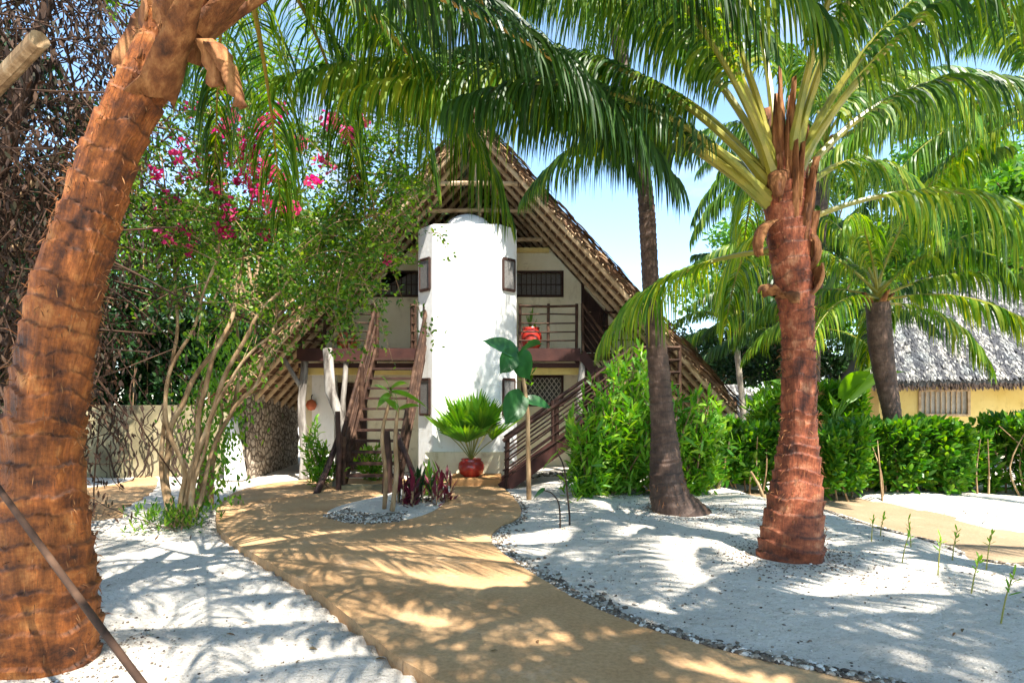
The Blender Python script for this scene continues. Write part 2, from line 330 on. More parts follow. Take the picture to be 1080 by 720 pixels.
# ------------------------------------------------------------------ ground
Lp = [gp(*q) for q in [(455,720),(415,695),(380,665),(330,625),(290,600),(248,575),(229,556),(231,536),(252,519),(300,509),(360,506),(440,507),(500,510),(526,514),(543,528),(549,545),(526,558),(519,575),(560,607),(640,650),(760,690),(880,718)]]
court = [(2.4, .2), (.9, 1.9)]+Lp+[(3.3, 2.55), (4.8, 1.3)]
court = catmull(court, 7, True)
side = catmull([gp(*q) for q in [(868,519),(930,529),(1000,543),(1080,561)]]+[(9.5, 6.4), (9.0, 4.6)]+[gp(*q) for q in [(1080,604),(1000,581),(930,561),(868,541)]]+[(4.2, 10.4), (4.4, 11.6)], 5, True)
lpath = catmull([(-10.2, 10.6), (-8.2, 12.1)]+[gp(*q) for q in [(150,501),(166,504),(160,518),(132,534),(95,549)]]+[(-9.5, 7.6)], 5, True)
def sdf(poly, X, Y):
    P = np.asarray(poly)[:, :2]; Q = np.roll(P, -1, 0); d = np.full(X.shape, 1e9); ins = np.zeros(X.shape, bool)
    for (ax, ay), (bx, by) in zip(P, Q):
        ex, ey = bx-ax, by-ay; wx_, wy_ = X-ax, Y-ay; t = np.clip((wx_*ex+wy_*ey)/max(ex*ex+ey*ey, 1e-12), 0, 1)
        d = np.minimum(d, (wx_-ex*t)**2+(wy_-ey*t)**2)
        c = ((ay > Y) != (by > Y)) & (X < (bx-ax)*(Y-ay)/(by-ay+1e-12)+ax); ins ^= c
    d = np.sqrt(d); return np.where(ins, -d, d)
def vnoise(X, Y, sc, seed=0):
    f = np.vectorize(lambda x, y: noise.noise(Vector((x*sc+seed, y*sc-seed, seed*.37)))); return f(X, Y)
def ground_h(X, Y, fine=True):
    h = .03*vnoise(X, Y, .5, 3)
    if fine: h = h+.022*vnoise(X, Y, 2.2, 9)+.012*vnoise(X, Y, 6, 5)
    d1 = sdf(court, X, Y); d2 = sdf(side, X, Y); d3 = sdf(lpath, X, Y)
    right = 1/(1+np.exp(-(X-(.2-.0*Y))*3))
    h = h*np.clip(np.abs(d1)/.3, 0.15, 1)
    mound = right*(.035+.09*np.clip(d1/1.2, 0, 1))+(1-right)*(-.02)
    h = h+np.where(d1 > 0, mound, -.12)
    fade = np.clip(d2/.35, 0, 1); h = np.where(d2 < 2, h*(.3+.7*fade)+(1-fade)*.02, h); h = np.where(d2 < -.05, -.1, h)
    fade = np.clip(d3/.35, 0, 1); h = h*fade+(1-fade)*.0; h = np.where(d3 < -.05, -.1, h)
    return h
u = np.linspace(-1, 1, 420); gx = np.sinh(u*5.2)/np.sinh(5.2)*400; 
v = np.linspace(-1, 1, 560); gy = np.sinh(v*5.2)/np.sinh(5.2)*400+6
GX, GY = np.meshgrid(gx, gy); near = (np.abs(GX) < 25) & (GY > -8) & (GY < 32)
H = np.zeros(GX.shape); H[near] = ground_h(GX[near], GY[near])
mb = MB(); nx, ny = len(gx), len(gy); i = np.arange(ny-1)[:, None]*nx+np.arange(nx-1)[None]
mb.add(np.stack([GX, GY, H], -1).reshape(-1, 3), np.stack([i, i+1, i+nx+1, i+nx], -1).reshape(-1, 4))
tag(mb.obj('sandy_ground', 'sand', smooth=True), kind='structure')
def gz(x, y): return float(ground_h(np.array([x]), np.array([y]))[0])
def slab(name, outline, z, mat, depth=.14, wob=.006):
    bm = bmesh.new(); vs = []
    O = np.asarray(outline)[:, :2]
    cen = O.mean(0)
    for k, (x, y) in enumerate(O):
        x += random.uniform(-wob, wob); y += random.uniform(-wob, wob); vs.append(bm.verts.new((x, y, z)))
    f = bm.faces.new(vs)
    if f.normal.z < 0: f.normal_flip()
    bmesh.ops.recalc_face_normals(bm, faces=[f])
    r = bmesh.ops.extrude_face_region(bm, geom=[f]); vv = [e for e in r['geom'] if isinstance(e, bmesh.types.BMVert)]
    bmesh.ops.translate(bm, verts=vv, vec=(0, 0, -depth))
    bmesh.ops.triangulate(bm, faces=bm.faces[:]); bmesh.ops.recalc_face_normals(bm, faces=bm.faces[:])
    me = bpy.data.meshes.new(name); bm.to_mesh(me); bm.free(); me.materials.append(MT[mat])
    o = bpy.data.objects.new(name, me); COL.objects.link(o); return tag(o, kind='structure')
slab('path', court, .035, 'path'); slab('side_path', side, .0, 'path2'); slab('left_path', lpath, .0, 'path')
isl = catmull([gp(*q) for q in [(345,545),(372,553),(420,552),(455,542),(472,528),(474,514),(440,512),(405,524),(360,535)]], 5, True)
# planting island of sand, slightly domed
mb = MB(); c = isl.mean(0); rings = 14; V = []; 
for k in range(rings+1):
    t = k/rings
    for p in isl:
        q = c+(p-c)*t; V.append((q[0], q[1], .037+.075*(1-t**2.5)+.012*noise.noise(Vector((q[0]*6, q[1]*6, 1)))*(1-t)))
n = len(isl); F = [(k*n+j, k*n+(j+1) % n, (k+1)*n+(j+1) % n, (k+1)*n+j) for k in range(rings) for j in range(n)]
mb.add(V, F); tag(mb.obj('planting_bed', 'sand', smooth=True), kind='structure')

# pebbles
def pebbles(name, pts, smin, smax, seedz=None):
    N = len(pts); ico = bmesh.new(); bmesh.ops.create_icosphere(ico, subdivisions=1, radius=1)
    bv = np.array([v.co[:] for v in ico.verts]); bf = np.array([[v.index for v in f.verts] for f in ico.faces]); ico.free()
    sc = rng.uniform(smin, smax, (N, 1, 1))*rng.uniform([.8, .7, .4], [1.4, 1.1, .75], (N, 3))[:, None]
    a = rng.uniform(0, 6.28, N); V = bv[None]*(1+rng.normal(0, .12, (N, len(bv), 1)))*sc
    x = V[..., 0]*np.cos(a)[:, None]-V[..., 1]*np.sin(a)[:, None]; y = V[..., 0]*np.sin(a)[:, None]+V[..., 1]*np.cos(a)[:, None]
    V = np.stack([x, y, V[..., 2]], -1)+pts[:, None]
    F = (bf[None]+(np.arange(N)*len(bv))[:, None, None]).reshape(-1, 3)
    mb = MB(); mb.add(V.reshape(-1, 3), F); return tag(mb.obj(name, 'pebble', smooth=True), kind='stuff')
def along(line, N, spread, off=0):
    P = catmull([(*q, 0) for q in line], 10)[:, :2]; seg = np.linalg.norm(np.diff(P, axis=0), axis=1); cum = np.concatenate([[0], np.cumsum(seg)])
    s = rng.uniform(0, cum[-1], N); k = np.clip(np.searchsorted(cum, s)-1, 0, len(seg)-1); t = (s-cum[k])/seg[k]
    q = P[k]+(P[k+1]-P[k])*t[:, None]; tg = nrm(P[k+1]-P[k]); nn = np.stack([tg[:, 1], -tg[:, 0]], -1)
    return q-nn*(off+np.abs(rng.normal(0, spread, N)))[:, None]
E = along([gp(*q) for q in [(540,522),(549,545),(526,558),(519,575),(560,607),(640,650),(760,690),(880,718)]]+[(3.3, 2.55), (4.8, 1.3)], 4000, .042)
E2 = along([gp(*q) for q in [(526,558),(519,575),(560,607),(640,650)]], 600, .10)
E = np.concatenate([E, E2]); d = sdf(court, E[:, 0], E[:, 1]); 
flip = d < 0; E = E[~flip]
P = np.column_stack([E, ground_h(E[:, 0], E[:, 1])+.008])
tag(pebbles('pebble_edging', P, .010, .026), 'grey and brown pebble edging along the right side of the tan path', 'pebbles')
ki = rng.integers(0, len(isl)//2, 1400); A = isl[ki]+(isl[ki+1]-isl[ki])*rng.uniform(0, 1, (1400, 1)); E = c[None, :2]+(A[:, :2]-c[:2])*rng.uniform(.72, 1.06, (1400, 1)); E = E[E[:, 0] < wx(425, 8.4)]
tq = np.clip(np.array([min(1, -0.0+np.linalg.norm(e-c[:2])/(1e-6+np.linalg.norm(isl[np.argmin(np.arccos(np.clip(((isl[:, :2]-c[:2])@(e-c[:2]))/(np.linalg.norm(isl[:, :2]-c[:2], axis=1)*np.linalg.norm(e-c[:2])+1e-9), -1, 1)))][:2]-c[:2]))) for e in E]), 0, 1)
P = np.column_stack([E, .042+.075*(1-tq**2.5)]); tag(pebbles('gravel', P, .010, .022), 'dark gravel on the front left of the small planting island', 'gravel')
E = np.column_stack([rng.uniform(.3, 7, 3800), rng.uniform(3, 10.5, 3800)]); w = vnoise(E[:, 0], E[:, 1], 1.1, 21); E = E[(w > rng.uniform(-.35, .25, len(E))) & (sdf(court, E[:, 0], E[:, 1]) > .05) & (sdf(side, E[:, 0], E[:, 1]) > .05)]
P = np.column_stack([E, ground_h(E[:, 0], E[:, 1])+.003]); tag(pebbles('litter', P, .004, .013), 'scattered dark crumbs and shell bits on the sand', 'debris')
E = along([gp(*q) for q in [(868,543),(930,563),(1000,583),(1080,607)]], 1300, .06, -.12); 
P = np.column_stack([E, ground_h(E[:, 0], E[:, 1])+.01]); tag(pebbles('pebble_edging', P, .010, .024), 'brown pebble edging along the narrow side path on the right', 'pebbles')
E = np.column_stack([rng.uniform(-5, -.2, 1700), rng.uniform(2.6, 9, 1700)]); E = E[sdf(court, E[:, 0], E[:, 1]) > .04]
P = np.column_stack([E, ground_h(E[:, 0], E[:, 1])+.002]); tag(pebbles('litter', P, .003, .009), 'sparse dark crumbs on the sand left of the path', 'debris')

E = []
for (x_, y_, n_, r0_) in ((gp(834, 600)[0], 5.95, 900, .36), (gp(718, 548)[0]+.05, 8.5, 900, .45), (gp(48, 690)[0], 3.9, 700, .34), (*gp(185, 553), 500, .15), (*gp(640, 528), 500, .2), (*gp(700, 525), 500, .3)):
    a_ = rng.uniform(0, 6.28, n_); q_ = r0_+np.abs(rng.normal(0, .28, n_)); E.append(np.column_stack([x_+q_*np.cos(a_), y_+q_*np.sin(a_)]))
E = np.concatenate(E); E = E[sdf(court, E[:, 0], E[:, 1]) > .04]; P = np.column_stack([E, ground_h(E[:, 0], E[:, 1])+.004]); tag(pebbles('litter', P, .004, .012), 'dark crumbs gathered round the feet of the palms and shrubs', 'debris')
E = np.column_stack([rng.uniform(-6, 8, 620), rng.uniform(2.6, 13, 620)]); dd_ = sdf(court, E[:, 0], E[:, 1]); keep = (dd_ > 0) | (rng.uniform(0, 1, 620) < .22); E = E[keep]; dd_ = dd_[keep]
zz = np.where(dd_ > 0, ground_h(E[:, 0], E[:, 1])+.012, .044); N = len(E); m = MB(); a_ = rng.uniform(0, 6.28, N)
m.blades(np.column_stack([E, zz]), np.column_stack([np.cos(a_), np.sin(a_), rng.uniform(0, .35, N)]), np.column_stack([-np.sin(a_), np.cos(a_), rng.normal(0, .3, N)]), rng.uniform(.02, .075, N), rng.uniform(.008, .026, N), 3, .9, [.3, 1, .8, .06])
tag(m.obj('fallen_leaves', 'fallen'), 'small dry brown leaves scattered over the sand and path', 'leaves', kind='stuff')
# ------------------------------------------------------------------ main house
APX, APZ, SL = -.79, 7.62, 1.10           # apex x,z and slope
XR, XL = 4.63, -6.15
RY0, RY1 = 12.35, 23.
def roofz(x): return APZ-SL*abs(x-APX)
house = thing('thatched_house', (APX, 15, 0), 'white and cream house with a steep brown thatched gable and a rounded white tower', 'house')
WY = 14.8
roof = None
def slope_pts(sgn, xe, off):               # two ends of a slope line, shifted inward (down) by off
    return (APX, APZ-off), (xe, roofz(xe)-off)
mb = MB()
for xe in (XR, XL):
    a, b = slope_pts(0, xe, 0); c_, d_ = slope_pts(0, xe, .22)
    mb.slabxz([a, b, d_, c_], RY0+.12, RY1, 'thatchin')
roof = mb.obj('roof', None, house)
# shaggy outer thatch
def thatch_strips(mb, p0, ux, uy, nrm_, wlen, slen, rows, per, L, wd, mat, lift=.03):
    for r_ in range(rows):
        N = per; s = rng.uniform(0, wlen, N); t = (r_+rng.uniform(-.3, .3, N))/rows*slen
        p = np.array(p0)+np.outer(s, ux)+np.outer(t, uy)+np.outer(rng.uniform(0, lift, N), nrm_)
        dd = np.array(uy)+np.array(nrm_)*rng.uniform(-.02, .10, (N, 1))+np.array(ux)*rng.normal(0, .12, (N, 1))
        mb.blades(p, dd, ux, rng.uniform(.7, 1.2, N)*L, rng.uniform(.6, 1.3, N)*wd, 2, .25, [.7, 1, .35], mat)
for sgn, xe in ((1, XR), (-1, XL)):
    mb = MB(); ln = math.hypot(xe-APX, roofz(xe)-APZ); uy = np.array([(xe-APX)/ln, 0, (roofz(xe)-APZ)/ln]); nn = np.array([-uy[2]*sgn, 0, abs(uy[0])]); nn = nrm(nn)
    thatch_strips(mb, (APX, RY0, APZ+.03), np.array([0, 1., 0]), uy, nn, RY1-RY0, ln, 26, 330, .5, .07, 'thatchb')
    mb.obj('thatch', None, roof)
    # rake edge tufts
    mb = MB(); N = 900; t = rng.uniform(0, ln, N); p = np.array([APX, 0, APZ-.02])+np.outer(t, uy)-np.outer(rng.uniform(0, .17, N), nn); p[:, 1] = RY0+rng.uniform(.05, .3, N)
    mb.blades(p, np.array([uy[0]*1., -.35, uy[2]])+rng.normal(0, .16, (N, 3)), rnd_dirs(N), rng.uniform(.12, .28, N), .03, 2, .3, [.8, 1, .3], 'thatchb')
    mb.obj('rake_edge', None, roof)
    # rafters along slope and battens along the ridge
    for k, y in enumerate(np.arange(RY0+.2, 22.6, .62)):
        mb = MB(); p = Vector((APX, y, APZ-.3)); q = Vector((xe, y, roofz(xe)-.3)); m_ = (p+q)/2+Vector((0, random.uniform(-.03, .03), random.uniform(-.02, .02)))
        mb.tube([p, m_, q], [.05, .055, .06], 8, 'pole'); mb.obj('rafter', None, roof)
    mb = MB()
    for t in np.arange(.15, ln, .21):
        p = Vector((APX, RY0+.03, APZ-.235))+Vector(uy)*t; q = Vector(p); q.y = RY1-.1
        j = random.uniform(-.02, .02); mb.tube([p+Vector((0, random.uniform(-.08, .05), 0)), (p+q)/2+Vector((0, 0, j)), q], .016, 5, 'pole')
    mb.obj('batten', None, roof)
for y, z in ((RY0+.5, wz(193, 12.8)), (RY0+1.5, wz(222, 13.8)), (WY-.1, 5.62), (RY0+5, 5.6)):   # tie beams
    mb = MB(); hw = (APZ-.32-z)/SL; mb.tube([(APX-hw, y, z), (APX, y, z+.02), (APX+hw, y, z)], .05, 8, 'pole'); mb.obj('tie_beam', None, roof)
mb = MB(); mb.tube([(APX, RY0+.6, APZ-.3), (APX, RY0+.62, wz(193, 12.8))], .045, 8, 'pole'); mb.tube([(APX+.05, RY0+1.5, APZ-.3), (APX+.05, RY0+1.5, 5.5)], .045, 8, 'pole'); mb.obj('king_post', None, roof)
mb = MB(); mb.tube([(APX, RY0-.1, APZ+.06), (APX, 17, APZ+.09), (APX, RY1+.1, APZ+.06)], [.16, .18, .16], 10, 'thatchb', .08)
N = 900; p = np.column_stack([np.full(N, APX), rng.uniform(RY0-.1, RY1, N), np.full(N, APZ+.16)]); mb.blades(p, np.column_stack([rng.choice([-1, 1], N)*.9, rng.normal(0, .2, N), np.full(N, -.5)]), (0, 1, 0), rng.uniform(.3, .6, N), .06, 3, .6, None, 'thatchb')
mb.obj('ridge_cap', None, roof)
# walls
mb = MB(); WT = 5.44
def inx(z, off=.32): return (APX-(APZ-off-z)/SL, APX+(APZ-off-z)/SL)
xl, xr = -5.1, 3.35
zl = roofz(xl)-.32; zr = roofz(xr)-.32; tl, tr_ = inx(WT)
def wall_with_holes(mb, outline_fn, x0, x1, y0, y1, holes, mat):
    """columns between hole edges; outline_fn(x) gives the wall's top"""
    xs = sorted(set([x0, x1]+[h[0] for h in holes]+[h[2] for h in holes]+[APX-(APZ-.32-WT)/SL, APX+(APZ-.32-WT)/SL])); xs = [x for x in xs if x0 <= x <= x1]
    for a, b in zip(xs, xs[1:]):
        if b-a < 1e-4: continue
        hs = sorted([h for h in holes if h[0] < b-1e-4 and h[2] > a+1e-4], key=lambda h: h[1]); z = 0
        for h in hs:
            if h[1]-z > 1e-3: mb.slabxz([(a, z), (b, z), (b, h[1]), (a, h[1])], y0, y1, mat)
            z = h[3]
        mb.slabxz([(a, z), (b, z), (b, outline_fn(b)), (a, outline_fn(a))], y0, y1, mat)
top = lambda x: min(WT, roofz(x)-.32)
UZ0, UZ1 = wz(311, WY), wz(288, WY)
holes = [(wx(388, WY), UZ0, wx(446, WY)-.05, UZ1), (wx(541, WY), UZ0, wx(592, WY), UZ1),
         (wx(552, WY), wz(426, WY), wx(592, WY), wz(398, WY)), (wx(356, WY), 0, wx(384, WY), 2.1), (wx(612, WY), 0, wx(636, WY), 2.15), (wx(616, WY), 2.9, wx(638, WY), 4.6)]
wall_with_holes(mb, top, xl, xr, WY, WY+.25, holes, 'cream')
wall = mb.obj('wall', None, house); wall['label'] = 'cream front wall behind the balconies'
mb = MB(); mb.box((xl, WY+.25, 0), (xl+.25, 22, zl-.05)); mb.box((xr-.25, WY+.25, 0), (xr, 22, zr-.05)); mb.slabxz([(xl, 0), (xr, 0), (xr, zr-.05), (APX, APZ-.35), (xl, zl-.05)], 22, 22.25); mb.obj('wall', 'white', house)['label'] = 'white side and rear walls'
mb = MB(); mb.box((xl+.25, WY+.25, 2.6), (xr-.25, 22, 2.8)); mb.box((xl+.25, WY+.27, -.02), (xr-.25, 22, .05)); mb.obj('floor_slab', 'oldwall', house)
mb = MB(); mb.box((tl, WY-.06, WT-.11), (tr_, WY-.002, WT-.0)); mb.obj('wall_plate', 'yellow', house)
# white lower left wall panel
mb = MB(); mb.box((-4.78, WY-.30, 0), (-4.25, WY-.002, 2.35)); mb.obj('pier', 'white', house)
mb = MB(); mb.box((-4.75, 13.55, 2.30), (-1.9, 13.67, 2.48)); mb.box((.12, 13.55, 2.30), (1.5, 13.67, 2.48)); mb.obj('ledger', 'yellow', house)
def window(x0, z0, x1, z1, y, kind, label=None):
    w = MB(); t = .055; w.box((x0-t, y-.03, z0-t), (x1+t, y+.06, z0)); w.box((x0-t, y-.03, z1), (x1+t, y+.06, z1+t)); w.box((x0-t, y-.03, z0), (x0, y+.06, z1)); w.box((x1, y-.03, z0), (x1+t, y+.06, z1))
    o = w.obj('window', 'darkwood', house)
    p = MB(); p.box((x0, y+.10, z0), (x1, y+.13, z1)); p.obj('pane', 'screen' if kind != 'lattice' else 'void', o)
    g = MB()
    if kind == 'bars':
        for x in np.arange(x0+.09, x1, .12): g.box((x-.008, y+.03, z0), (x+.008, y+.05, z1))
        g.box((x0, y+.052, (z0+z1)/2-.01), (x1, y+.065, (z0+z1)/2+.01)); g.obj('grille', 'darkwood', o)
    else:
        n1 = 8; n2 = 4; dx = (x1-x0)/n1; dz = (z1-z0)/n2
        for i_ in range(n1):
            for j in range(n2):
                a = Vector((x0+i_*dx, y+.05, z0+j*dz)); b = a+Vector((dx, 0, dz)); c2 = a+Vector((dx, 0, 0)); d2 = a+Vector((0, 0, dz))
                g.beam(a, b, .02, .02); g.beam(c2+Vector((0, .012, 0)), d2+Vector((0, .012, 0)), .02, .02)
        g.obj('lattice', 'lattice', o)
    if label: o['label'] = label
    return o
for i_, h in enumerate(holes[:3]): window(*h, WY, 'bars' if i_ < 2 else 'lattice')
def door(x0, x1, z0, z1, y):
    d = MB(); d.box((x0, y+.12, z0), (x1, y+.17, z1)); o = d.obj('door', 'darkwood', house); o['label'] = 'dark wooden door'
    f = MB(); f.box((x0-.07, y-.03, z0), (x0, y+.1, z1)); f.box((x1, y-.03, z0), (x1+.07, y+.1, z1)); f.box((x0-.07, y-.03, z1), (x1+.07, y+.1, z1+.07)); f.obj('door_frame', 'darkwood', o)
    k = MB(); k.tube([(x0+.08, y+.12, z0+1.0), (x0+.08, y+.06, z0+1.0), (x0+.18, y+.06, z0+1.0)], .012, 8); k.obj('handle', 'pole', o)
    pn = MB(); w_ = x1-x0
    for zz in (.15, 1.1): pn.box((x0+.12, y+.105, z0+zz), (x1-.12, y+.119, z0+zz+.75))
    pn.obj('door_panel', 'darkwood', o)
door(holes[3][0], holes[3][2], 0.05, 2.1, WY); door(holes[4][0], holes[4][2], .05, 2.15, WY); door(holes[5][0], holes[5][2], 2.9, 4.6, WY)
# tower
TX0, TX1, TY, CH = wx(441, 13.4), wx(545, 13.4), 13.0, .38
TZ = wz(236, 13.0)
def tower_outline(o=0):
    return [(TX0-o, TY+CH), (TX0+CH, TY-o), (TX1-CH, TY-o), (TX1+o, TY+CH), (TX1+o, WY), (TX0-o, WY)]
mb = MB(); pts = [(TX0, TY+CH), (TX0+CH, TY), (TX1-CH, TY), (TX1, TY+CH), (TX1, WY-.002), (TX0, WY-.002)]
mb.poly(pts, 0, TZ); tower = mb.obj('tower', 'white', house)
bv = tower.modifiers.new('bevel', 'BEVEL'); bv.width = .03; bv.segments = 3
mb = MB(); cx = (TX0+TX1)/2; prof = [(.56*math.cos(a), .42*math.sin(a)-.02) for a in np.linspace(0, math.pi/2, 12)]; mb.lathe((cx, 13.72, TZ+.0), prof, 36); mb.obj('dome', 'white', tower, True)
mb = MB(); mb.poly([(TX0+CH*.6, TY-.10), (TX1-CH*.6, TY-.10), (TX1-CH*.6, TY-.002), (TX0+CH*.6, TY-.002)], 0, .62); mb.obj('plinth', 'cream', tower)
def towerwin(a, b, z0, z1):    # window on a chamfer facet from plan point a to b
    a = Vector((*a, 0)); b = Vector((*b, 0)); d = (b-a); L_ = d.length; d.normalize(); n_ = Vector((d.y, -d.x, 0)); 
    if n_.y > 0: n_ = -n_
    p0 = a+d*L_*.20+n_*.02; p1 = a+d*L_*.84+n_*.02
    g = MB()
    for q in (p0, p1): g.beam(q+Vector((0, 0, z0)), q+Vector((0, 0, z1)), .05, .05)
    for z in (z0, z1): g.beam(p0+Vector((0, 0, z)), p1+Vector((0, 0, z)), .05, .056)
    o = g.obj('tower_window', 'darkwood', tower)
    q = MB(); q.beam(p0+Vector((0, 0, (z0+z1)/2)), p1+Vector((0, 0, (z0+z1)/2)), .024, z1-z0-.05, up=(0, 0, 1)); q.obj('pane', 'screen', o)
for z0, z1 in ((wz(306, 13.2), wz(274, 13.2)), (wz(437, 13.2), wz(400, 13.2))):
    towerwin(pts[0], pts[1], z0, z1); towerwin(pts[2], pts[3], z0, z1)
# balconies
BZ = wz(368, 13.3)
def balcony(x0, x1, y0):
    m = MB(); m.box((x0, y0+.08, BZ-.16), (x1, WY-.002, BZ)); o = m.obj('balcony_floor', 'stairwood', house)
    m = MB(); m.box((x0, y0, BZ-.26), (x1, y0+.078, BZ+.02)); m.box((x0, y0+.1, BZ-.40), (x1, y0+.2, BZ-.30)); m.obj('fascia', 'fascia', o); return o
b1 = balcony(-4.72, TX0-.01, 13.3); b2 = balcony(TX1+.01, 1.5, 13.3)
m = MB(); m.box((1.503, 14.25, BZ-.14), (3.1, WY-.002, BZ-.01)); land = m.obj('landing', 'stairwood', house)
def railing(p, q, parent, n, posts, h=.95, mat='stairwood', vertical=False):
    p = Vector(p); q = Vector(q); m = MB()
    for k in range(posts):
        a = p.lerp(q, k/(posts-1)); m.tube([a+Vector((0, 0, -.05)), a+Vector((random.uniform(-.02, .02), 0, h+.05))], .035, 7)
    for k in range(n):
        z = h*(k+1)/n; m.tube([p+Vector((0, -.04, z)), p.lerp(q, .5)+Vector((0, -.04, z+random.uniform(-.02, .02))), q+Vector((0, -.04, z))], .030 if k == n-1 else .018, 6)
    return m.obj('balustrade', mat, parent)
railing((-4.66, 13.36, BZ), (-3.05, 13.36, BZ), b1, 5, 4); railing((-2.2, 13.36, BZ), (TX0-.06, 13.36, BZ), b1, 5, 2)
railing((TX1+.06, 13.36, BZ), (1.42, 13.36, BZ), b2, 5, 3)
railing((2.1, 14.3, BZ), (3.05, 14.3, BZ), land, 3, 3)
# columns
for x, y, mat, r_ in ((-4.62, 13.42, 'greylog', .085), (-3.7, 13.4, 'greylog', .06), (1.52, 13.4, 'greylog', .075), (3.0, 14.4, 'greylog', .07)):
    m = MB(); m.tube([(x+.04*math.sin(k*1.3), y, k*(BZ-.26)/6) for k in range(7)], [r_*(1.1-.03*k) for k in range(7)], 10, None, .05); m.obj('column', mat, house)
m = MB(); m.tube([(-4.6, 13.42, 1.9), (-5.0, 13.35, 2.6), (-5.2, 13.3, 3.1)], .05, 8); m.obj('roof_brace', 'greylog', house)
# orange step with the pot
m = MB(); m.box((wx(474, 12.1), 11.9, 0.0), (wx(528, 12.1), 12.98, .17)); st = m.obj('step', 'orangestep'); tag(st, 'low ochre concrete step in front of the white tower', 'step'); bv = st.modifiers.new('b', 'BEVEL'); bv.width = .02; bv.segments = 2
m = MB(); m.box((wx(612, 14.6), 13.9, 0), (wx(645, 14.6), 14.75, .16)); m.box((wx(612, 14.6), 14.3, .16), (wx(645, 14.6), 14.76, .32)); st = m.obj('doorstep', 'orangestep'); tag(st, 'two tan brick steps below the ground floor door on the right', 'step')

# ------------------------------------------------------------------ staircases
def stair(label, foot, topp, width_vec, nsteps, rails, rail_h=.9, sides=(0, 1), closed=False):
    F = Vector(foot); T = Vector(topp); Wv = Vector(width_vec)
    t = thing('wooden_staircase', F+Wv*.5, label, 'staircase')
    d = (T-F)
    for s_ in (0, 1):
        m = MB(); m.beam(F+Wv*s_-d.normalized()*.05, T+Wv*s_, .055, .24 if closed else .17, up=(0, 0, 1)); m.obj('stringer', 'fascia' if closed else 'stairwood', t)
    hd = Vector((d.x, d.y, 0)).normalized()
    for k in range(1, nsteps):
        p = F.lerp(T, k/nsteps); m = MB(); th = .045; w_ = .24
        a = p+Wv*.03; b = p+Wv*.97; m.beam(a+Vector((0, 0, random.uniform(-.006, .006))), b, w_, th); m.obj('tread', 'darkwood', t)
    for s_ in sides:
        base = Wv*s_
        ps = [0, .5, 1] if not closed else [0.02, .42, .8, 1]
        for k in ps:
            a = F.lerp(T, k)+base; m = MB(); m.tube([a+Vector((0, 0, -.12 if k else -a.z)), a+Vector((random.uniform(-.03, .03), 0, rail_h+.06))], .045, 8, None, .04); m.obj('post', 'darkwood' if closed else 'stairwood', t)
        for r_ in range(rails):
            z = rail_h*(r_+1)/rails; m = MB(); j = [Vector((random.uniform(-.02, .02), 0, random.uniform(-.03, .03))) for _ in range(3)]
            off = Wv.normalized()*(.05 if s_ else -.05)
            m.tube([F+base+off+Vector((0, 0, z))+j[0], F.lerp(T, .5)+base+off+Vector((0, 0, z))+j[1], T+base+off+Vector((0, 0, z))+j[2]], .040 if r_ == rails-1 else .018 if closed else .028, 8, None, .05)
            m.obj('handrail' if r_ == rails-1 else 'rail', 'darkwood' if closed else 'stairwood', t)
    return t
ls = stair('steep open wooden staircase with pole railings climbing to the left balcony', (wx(362, 11.5), 11.5, .06), (wx(397, 13.2), 13.25, BZ-.03), (wx(420, 11.5)-wx(362, 11.5), 0, 0), 13, 5)
m = MB(); m.beam((wx(362, 11.5)-.1, 11.5, .0), (wx(423, 11.5)+.05, 11.5, 0.0), .3, .22); m.obj('footing', 'oldwall', ls)
for a, b, r_ in (((wx(333, 10.9), 10.9, 0), (wx(357, 11.7), 11.7, 1.0), .055), ((wx(446, 10.4), 10.3, 0), (wx(416, 11.3), 11.4, 1.15), .055), ((wx(357, 11.35), 11.35, 0), (wx(356, 11.4), 11.4, 1.5), .05), ((wx(408, 10.9), 10.9, 0), (wx(407, 10.9), 10.9, 1.15), .085)):
    m = MB(); a = Vector(a); b = Vector(b); m.tube([a, a.lerp(b, .5)+Vector((.02, 0, 0)), b], [r_*1.1, r_, r_*.95], 8, None, .05); m.obj('brace', 'darkwood', ls)
MZ = 1.78
rs = stair('plum brown wooden staircase with slatted railing rising rightwards to the right balcony', (wx(531, 11.7), 11.75, .02), (2.3, 11.75, MZ), (0, .95, 0), 8, 5, .9, (0, 1), True)
m = MB(); m.box((2.31, 11.72, MZ-.1), (3.3, 14.3, MZ)); mo = m.obj('mid_landing', 'stairwood', rs)
railing((2.4, 11.78, MZ), (3.25, 11.78, MZ), mo, 4, 3); railing((3.26, 11.8, MZ), (3.26, 14.2, MZ), mo, 4, 4)
m = MB(); m.beam((2.35, 13.36, MZ-.08), (1.52, 13.36, BZ-.1), .055, .22); m.obj('upper_stringer', 'fascia', rs); m = MB(); m.beam((2.35, 14.2, MZ-.08), (1.52, 14.2, BZ-.1), .055, .22); m.obj('upper_stringer', 'fascia', rs)
for k in range(1, 5):
    m = MB(); q = Vector((2.32, 13.4, MZ)).lerp(Vector((1.52, 13.4, BZ)), k/5); m.beam(q, q+Vector((0, .78, 0)), .22, .04); m.obj('tread', 'darkwood', rs)
railing((2.35, 13.34, MZ), (1.56, 13.34, BZ), rs, 5, 2)
m = MB(); m.tube([(wx(346, 12.3), 12.3, 2.75), (wx(350, 12.2), 12.1, 1.9), (wx(362, 12), 12.0, 1.2), (wx(356, 11.9), 11.9, 0)], [.10, .11, .09, .10], 12, None, .05)
tag(m.obj('driftwood_log', 'greylog', smooth=True), 'bleached grey log leaning upright at the left side of the steep staircase', 'log')
